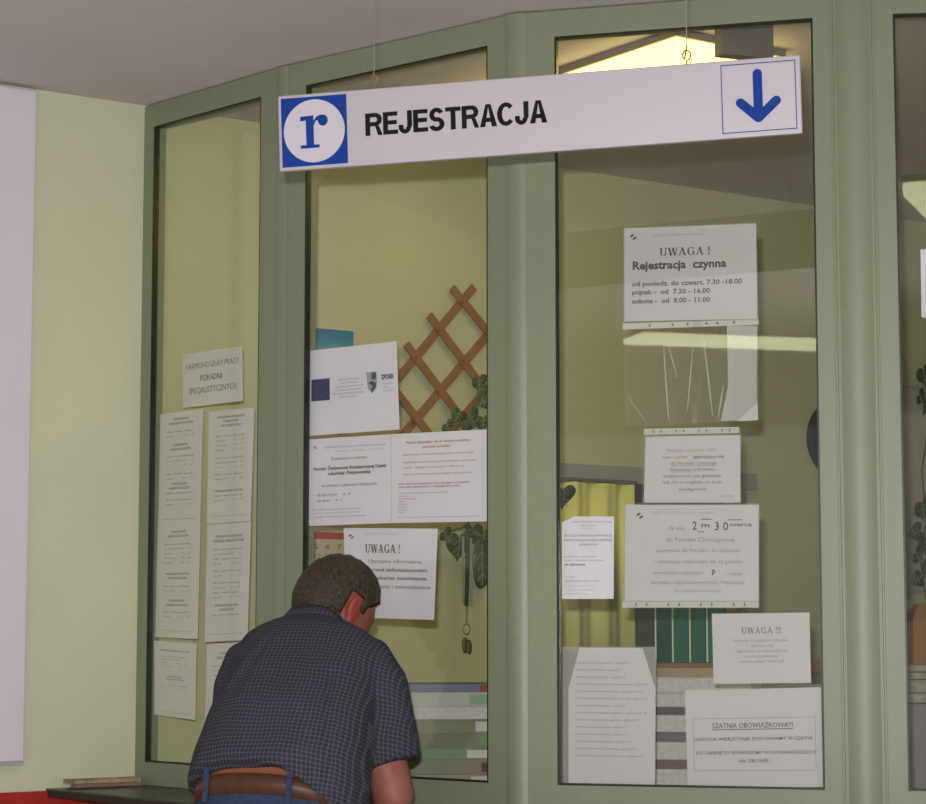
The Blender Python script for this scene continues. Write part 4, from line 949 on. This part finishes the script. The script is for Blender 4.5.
for a in ((924, 376, .06, .09, 30), (930, 405, .06, .10, -30), (921, 398, .06, .06, 60), (923, 510, .07, .10, 30), (915, 533, .06, .07, -70), (926, 545, .07, .09, 20), (918, 556, .06, .07, 60), (928, 570, .06, .08, -20), (916, 580, .06, .06, -60)):
    leaf(hp, ho, *a)
tag(hp, 'trailing dark green plant in front of the pale wall board', 'plant')

# ------------------------------------------------------------------ the man
man = empty('person', (-.3995, 4.95, 0), R(-18))
tag(man, 'grey-haired man in a dark checked short-sleeved shirt bending over the counter with his back turned', 'person')
def skin_mat():
    m = mat('skin', (.28, .100, .075), .5, spec=.3, var=.10, scale=45, bump=.1, bscale=300)
    b = m.node_tree.nodes['Principled BSDF']
    b.inputs['Subsurface Weight'].default_value = .12; b.inputs['Subsurface Radius'].default_value = (.01, .004, .002); b.inputs['Subsurface Scale'].default_value = .5
    return m
M_SKIN = skin_mat()
M_EAR = mat('flushed_skin', (.40, .085, .07), .45, spec=.3, var=.25, scale=70)
def ring(r0, f0, z0, a, b_, th, n=40, zfun=None, pw=2.4):
    th = R(th); out = []
    for k in range(n):
        t = 2 * math.pi * k / n; c, s = math.cos(t), math.sin(t)
        x = a * math.copysign(abs(c) ** (2 / pw), c); y = b_ * math.copysign(abs(s) ** (2 / pw), s)
        p = Vector((r0 + x, f0 + y * math.cos(th), z0 - y * math.sin(th)))
        if zfun: p.z += zfun(p.x, y)
        out.append(p)
    return out
# head frame
HC = Vector((-.004, .335, 1.412)); HM = Matrix.Rotation(R(-32), 3, 'Z') @ Matrix.Rotation(R(-33), 3, 'X')
def headpt(d, k=1.0):
    """direction on the unit sphere -> head surface point (x right, y face, z up)"""
    x, y, z = d
    px, py, pz = .079 * x, .103 * y, .118 * z
    if z < 0:
        px *= 1 - .30 * (-z) ** 1.5; py *= 1 - .16 * (-z) ** 2
        py += .018 * (-z) ** 2
    if y < 0 and z > -.4: py *= 1.04
    if y > .6 and z > .1: py *= .96
    return Vector((px, py, pz)) * k
def head_mesh(mb, k=1.0, nu=40, nv=28, shift=Vector((0, 0, 0))):
    k0 = len(mb.v)
    for i in range(1, nv):
        th = math.pi * i / nv
        for j in range(nu):
            ph = 2 * math.pi * j / nu
            mb.v.append(HC + HM @ headpt((math.sin(th) * math.cos(ph), math.sin(th) * math.sin(ph), math.cos(th)), k))
    for i in range(nv - 2):
        for j in range(nu):
            a, b_ = k0 + i * nu + j, k0 + i * nu + (j + 1) % nu; mb.f.append((a, b_, b_ + nu, a + nu))
    mb.f.append(tuple(k0 + j for j in range(nu))[::-1]); mb.f.append(tuple(k0 + (nv - 2) * nu + j for j in range(nu)))
hp_ = lambda x, y, z: HC + HM @ Vector((x, y, z))
body = MB()
head_mesh(body)
body.capsule([hp_(0, .090, .012), hp_(0, .112, -.028)], [.008, .015])                       # nose
body.capsule([hp_(-.012, .098, -.03), hp_(.012, .098, -.03)], [.010, .010])
body.capsule([hp_(-.022, .082, -.062), hp_(0, .090, -.060), hp_(.022, .082, -.062)], [.007, .010, .007])   # lips
body.capsule([hp_(-.045, .078, .018), hp_(-.015, .092, .02)], [.009, .010]); body.capsule([hp_(.045, .078, .018), hp_(.015, .092, .02)], [.009, .010])
body.ball(hp_(0, .078, -.105), .026, .022, .02, HM)
for sx in (-1, 1):                                                                             # ears
    E_ = HM @ Matrix.Rotation(R(sx * 22), 3, 'Z')
    body.ball(hp_(sx * .082, -.004, -.006), .009, .021, .028, E_)
    body.ball(hp_(sx * .083, -.004, -.034), .009, .011, .012, E_)
    body.capsule([hp_(sx * .092, -.018, -.024), hp_(sx * .096, -.026, .0), hp_(sx * .095, -.018, .019), hp_(sx * .089, .004, .022)], [.006, .0065, .0065, .006])
body.capsule([(-.0, .17, 1.27), (-.008, .225, 1.345), hp_(0, -.025, -.055)], [.066, .060, .060])   # neck
# trunk under the clothes
body.loft([ring(-.004, -.01, .92, .165, .11, 0), ring(0, 0, 1.03, .165, .11, 10), ring(.005, .06, 1.14, .16, .10, 25), ring(.01, .12, 1.23, .155, .09, 36), ring(.005, .175, 1.29, .11, .065, 42)])
def arm(mb, sh, el, wr, ra):
    mb.capsule([sh, (Vector(sh) + Vector(el)) / 2, el], [ra * 1.12, ra * 1.05, ra * .93])
    el, wr = Vector(el), Vector(wr)
    mb.capsule([el, el.lerp(wr, .3), el.lerp(wr, .7), wr], [ra * .93, ra * .95, ra * .72, ra * .58])
shR, elR, wrR = (.135, .155, 1.26), (.222, .115, 1.0), (.135, .295, .992)
shL, elL, wrL = (-.135, .17, 1.26), (-.225, .225, 1.045), (-.13, .375, .998)
arm(body, shR, elR, wrR, .050); arm(body, shL, elL, wrL, .048)
def hand(mb, wr, d, side):
    d = Vector(d).normalized(); up = Vector((0, 0, 1)); sd = d.cross(up).normalized(); wr = Vector(wr)
    k = wr + d * .05 + up * -.004
    for q in (-.026, -.009, .009, .026): mb.capsule([wr + d * .008 + sd * q * .7, wr + d * .085 + sd * q + up * -.006], [.017, .0135])
    for q, L in ((-.029, .060), (-.010, .072), (.010, .068), (.028, .052)):
        b0 = wr + d * .088 + sd * q + up * -.004
        mb.capsule([b0, b0 + d * L * .45 + up * .006, b0 + d * L * .75 + up * -.010, b0 + d * L * .86 + up * -.028], [.0095, .009, .0082, .0075])
    b0 = wr + d * .02 + sd * side * -.03
    mb.capsule([b0, b0 + d * .035 + sd * side * -.022 + up * -.008, b0 + d * .066 + sd * side * -.016 + up * -.018], [.013, .0105, .0088])
hand(body, wrR, (-.35, .9, 0), 1); hand(body, wrL, (.35, .9, 0), -1)
# legs under the jeans
for sx in (-1, 1):
    body.capsule([(sx * .09, -.02, .90), (sx * .105, .0, .50), (sx * .11, -.03, .09)], [.08, .055, .04])
    body.capsule([(sx * .11, -.04, .06), (sx * .13, .10, .045)], [.035, .03])
bo = remeshed('body', body, .0065, 5, M_SKIN, man)
bo.data.materials.append(M_EAR)
for p in bo.data.polygons:
    for sx in (-1, 1):
        v = HM.transposed() @ (Vector(p.center) - HC)
        if sx * v.x > .077 and abs(v.y + .004) < .045 and -.055 < v.z < .045: p.material_index = 1
# eyes
for sx in (-1, 1):
    MB().ball(hp_(sx * .031, .081, .004), .012, .012, .012, HM, 14, 10).build('eye', mat('eye_white', (.75, .72, .7), .2), man, True)
# hair: shell over the skull
hm = MB(); head_mesh(hm, 1.0, 72, 48)
keep = []
for f in hm.f:
    if len(f) > 4: 
        c = sum((hm.v[i] for i in f), Vector()) / len(f)
        v = HM.transposed() @ (c - HC)
        if v.z > 0: keep.append(f)
        continue
    c = sum((hm.v[i] for i in f), Vector()) / len(f); v = HM.transposed() @ (c - HC)
    if v.y > .062: line = .062
    elif v.y > .028: line = .062 - (.062 - v.y) / .034 * .045
    elif v.y > .012: line = -.002                     # sideburn
    elif v.y > -.03: line = .030
    elif v.y > -.05: line = -.03
    else: line = -.078
    if v.z > line + .004 * noise.noise(v * 90): keep.append(f)
used = sorted({i for f in keep for i in f}); idx = {a: k for k, a in enumerate(used)}
hv = []
for a in used:
    v = HM.transposed() @ (hm.v[a] - HC); r = v.normalized()
    th = (.0045 if (.005 < v.y < .04 and v.z < .02) else .0075) + .006 * max(0, r.z) + .0025 * noise.noise(v * 60) + .0018 * noise.noise(v * 180)
    hv.append(HC + HM @ (v + r * th))
def hair_mat():
    m = mat('short_hair', (.085, .068, .045), .6, spec=.3)
    nt = m.node_tree; b = nt.nodes['Principled BSDF']; tc = nt.nodes.new('ShaderNodeTexCoord')
    mp = nt.nodes.new('ShaderNodeMapping'); mp.inputs['Scale'].default_value = (220, 60, 110)
    nz = nt.nodes.new('ShaderNodeTexNoise'); nz.inputs['Scale'].default_value = 1.0; nz.inputs['Detail'].default_value = 4
    nt.links.new(tc.outputs['Object'], mp.inputs[0]); nt.links.new(mp.outputs[0], nz.inputs['Vector'])
    r = nt.nodes.new('ShaderNodeValToRGB'); r.color_ramp.elements[0].position = .3; r.color_ramp.elements[1].position = .75
    r.color_ramp.elements[0].color = (.020, .016, .009, 1); r.color_ramp.elements[1].color = (.072, .058, .038, 1)
    nt.links.new(nz.outputs['Fac'], r.inputs[0]); nt.links.new(r.outputs[0], b.inputs['Base Color'])
    bp = nt.nodes.new('ShaderNodeBump'); bp.inputs['Strength'].default_value = .6; bp.inputs['Distance'].default_value = .004
    nt.links.new(nz.outputs['Fac'], bp.inputs['Height']); nt.links.new(bp.outputs[0], b.inputs['Normal'])
    return m
ho_ = mk('hair', hv, [tuple(idx[i] for i in f) for f in keep], hair_mat(), man, True)
md = ho_.modifiers.new('th', 'SOLIDIFY'); md.thickness = .010; md.offset = -1

# shirt
def shirt_mat():
    m = mat('checked_cotton', (.03, .03, .05), .9, spec=.08)
    nt = m.node_tree; b = nt.nodes['Principled BSDF']
    tc = nt.nodes.new('ShaderNodeTexCoord'); mp = nt.nodes.new('ShaderNodeMapping'); mp.inputs['Rotation'].default_value = (R(24), 0, R(0))
    sx = nt.nodes.new('ShaderNodeSeparateXYZ'); nt.links.new(tc.outputs['Object'], mp.inputs[0])
    nz = nt.nodes.new('ShaderNodeTexNoise'); nz.inputs['Scale'].default_value = 6; nt.links.new(tc.outputs['Object'], nz.inputs['Vector'])
    ad = nt.nodes.new('ShaderNodeVectorMath'); ad.operation = 'MULTIPLY_ADD'; ad.inputs[1].default_value = (.03, .03, .03)
    nt.links.new(nz.outputs['Color'], ad.inputs[0]); nt.links.new(mp.outputs[0], ad.inputs[2]); nt.links.new(ad.outputs[0], sx.inputs[0])
    def M(op, a, v):
        n = nt.nodes.new('ShaderNodeMath'); n.operation = op
        nt.links.new(a, n.inputs[0])
        if isinstance(v, (int, float)): n.inputs[1].default_value = v
        else: nt.links.new(v, n.inputs[1])
        return n.outputs[0]
    lines = []
    for ax in ('X', 'Z'):
        t = M('FRACT', M('MULTIPLY', sx.outputs[ax], 1 / .0092), 0.)
        lines.append(M('LESS_THAN', t, .27))
    s = M('ADD', lines[0], lines[1]); s = M('MULTIPLY', s, .5)
    r = nt.nodes.new('ShaderNodeValToRGB'); e = r.color_ramp.elements
    e[0].position = 0; e[0].color = (.036, .036, .052, 1); e[1].position = 1; e[1].color = (.105, .103, .113, 1)
    k = e.new(.5); k.color = (.066, .066, .082, 1)
    nt.links.new(s, r.inputs[0]); nt.links.new(r.outputs[0], b.inputs['Base Color'])
    return m
def hemz(x, y):
    if y > 0: return 0.
    t = (x + .045) / .185
    return .108 * max(0., 1 - min(1, abs(t)) ** 3) * min(1., -y / .05)
sh_mb = MB()
sh_mb.loft([ring(-.004, -.004, .975, .205, .135, 4, zfun=hemz), ring(.002, .006, 1.085, .199, .137, 12), ring(.008, .05, 1.155, .190, .135, 24), ring(.012, .105, 1.22, .182, .130, 33),
            ring(.010, .150, 1.278, .182, .117, 39), ring(.006, .178, 1.315, .168, .102, 43), ring(.0, .205, 1.340, .122, .082, 46), ring(-.008, .228, 1.355, .078, .068, 48)])
sh_mb.tube([(.09, .16, 1.29), (.138, .157, 1.276), (.170, .152, 1.238), (.194, .14, 1.155), (.216, .124, 1.07), (.2175, .1235, 1.066)], [.070, .075, .072, .067, .0615, .0615], 24)
sh_mb.tube([(-.10, .165, 1.288), (-.145, .168, 1.272), (-.172, .18, 1.225), (-.19, .20, 1.15), (-.215, .215, 1.11)], [.068, .07, .066, .062, .060], 24)
shirt = remeshed('shirt', sh_mb, .0072, 13, shirt_mat(), man)
for v in shirt.data.vertices:                     # folds in the cloth
    c = v.co; n = v.normal
    d = .0035 * noise.noise(Vector((c.x * 9, c.y * 9, c.z * 5))) + .0022 * noise.noise(Vector((c.x * 22 + c.z * 10, c.y * 20, c.z * 12 + 4)))
    for (ax, az, bx_, bz, w, h) in ((-.07, 1.34, -.115, 1.24, .010, .006), (-.04, 1.34, -.07, 1.22, .008, .004), (.118, 1.27, .155, 1.08, .007, -.008), (-.15, 1.12, .05, 1.085, .010, .004)):
        ab = Vector((bx_ - ax, bz - az)); ap = Vector((c.x - ax, c.z - az)); t = max(0, min(1, ap.dot(ab) / ab.dot(ab))); dd = (ap - ab * t).length
        if c.y < .19: d += h * math.exp(-(dd / w) ** 2)
    v.co = c + n * d
# collar band
col = MB()
rg = [ring(-.010, .216, 1.342, .088, .078, 46), ring(-.010, .236, 1.372, .072, .066, 46)]
inn = [ring(-.010, .236, 1.372, .066, .060, 46), ring(-.010, .216, 1.342, .072, .064, 46)]
col.loft([rg[0], rg[1], inn[0], inn[1]])
col.build('collar', MATS['checked_cotton'], shirt, True)
# undershirt strip between shirt and belt
us = MB(); us.loft([ring(-.004, .0, 1.02, .172, .121, 8), ring(-.002, .006, 1.075, .172, .121, 12)]); us.build('undershirt', mat('orange_brown_cloth', (.26, .085, .04), .8), man, True)
# jeans
M_JEAN = mat('blue_denim', (.035, .055, .10), .85, spec=.1, var=.2, scale=70, bump=.15, bscale=500)
jm = MB()
jm.loft([ring(0, -.02, .80, .185, .135, 0), ring(0, -.018, .90, .188, .138, 0), ring(-.003, -.006, .97, .182, .129, 4), ring(-.004, -.001, 1.022, .177, .125, 9)])
for sx in (-1, 1):
    jm.capsule([(sx * .092, -.02, .86), (sx * .10, -.01, .66), (sx * .108, 0, .48), (sx * .112, -.02, .14)], [.098, .088, .075, .065])
jeans = remeshed('jeans', jm, .011, 6, M_JEAN, man)
be = MB()
def beltz(x, y): return -.012 - .02 * min(1, abs((x + .02) / .17) ** 2.2)
o1 = [ring(-.004, .000, 1.006, .185, .1315, 9, zfun=beltz), ring(-.004, .003, 1.050, .184, .131, 9, zfun=beltz)]
i1 = [ring(-.004, .003, 1.050, .179, .1265, 9, zfun=beltz), ring(-.004, .000, 1.006, .180, .127, 9, zfun=beltz)]
k0 = 0
n = 40; pts = o1[0] + o1[1] + i1[0] + i1[1]; fcs = []
for a in range(4):
    for j in range(n):
        fcs.append((a * n + j, a * n + (j + 1) % n, ((a + 1) % 4) * n + (j + 1) % n, ((a + 1) % 4) * n + j))
mk('belt', pts, fcs, mat('brown_leather', (.085, .032, .016), .45, var=.2, scale=40), man, True)
for x in (-.125, .075):
    y = -.1315 * (1 - abs(x / .185) ** 2.4) ** (1 / 2.4) - .004
    z_ = 1.03 + beltz(x, 0) + .1315 * math.sin(R(9)) * .9
    bevel(MB().box((x, y - .001, z_), (.006, 0, 0), (0, .0022, 0), (0, .004, .036)).build('belt_loop', M_JEAN, jeans), .001)
for sx in (-1, 1):
    s_ = MB(); s_.capsule([(sx * .11, -.07, .055), (sx * .118, .02, .055), (sx * .13, .13, .045)], [.045, .048, .040], 20)
    for v in s_.v: v.z = max(.0, v.z)
    s_.build('shoe', mat('black_shoe', (.02, .018, .016), .35), man, True)
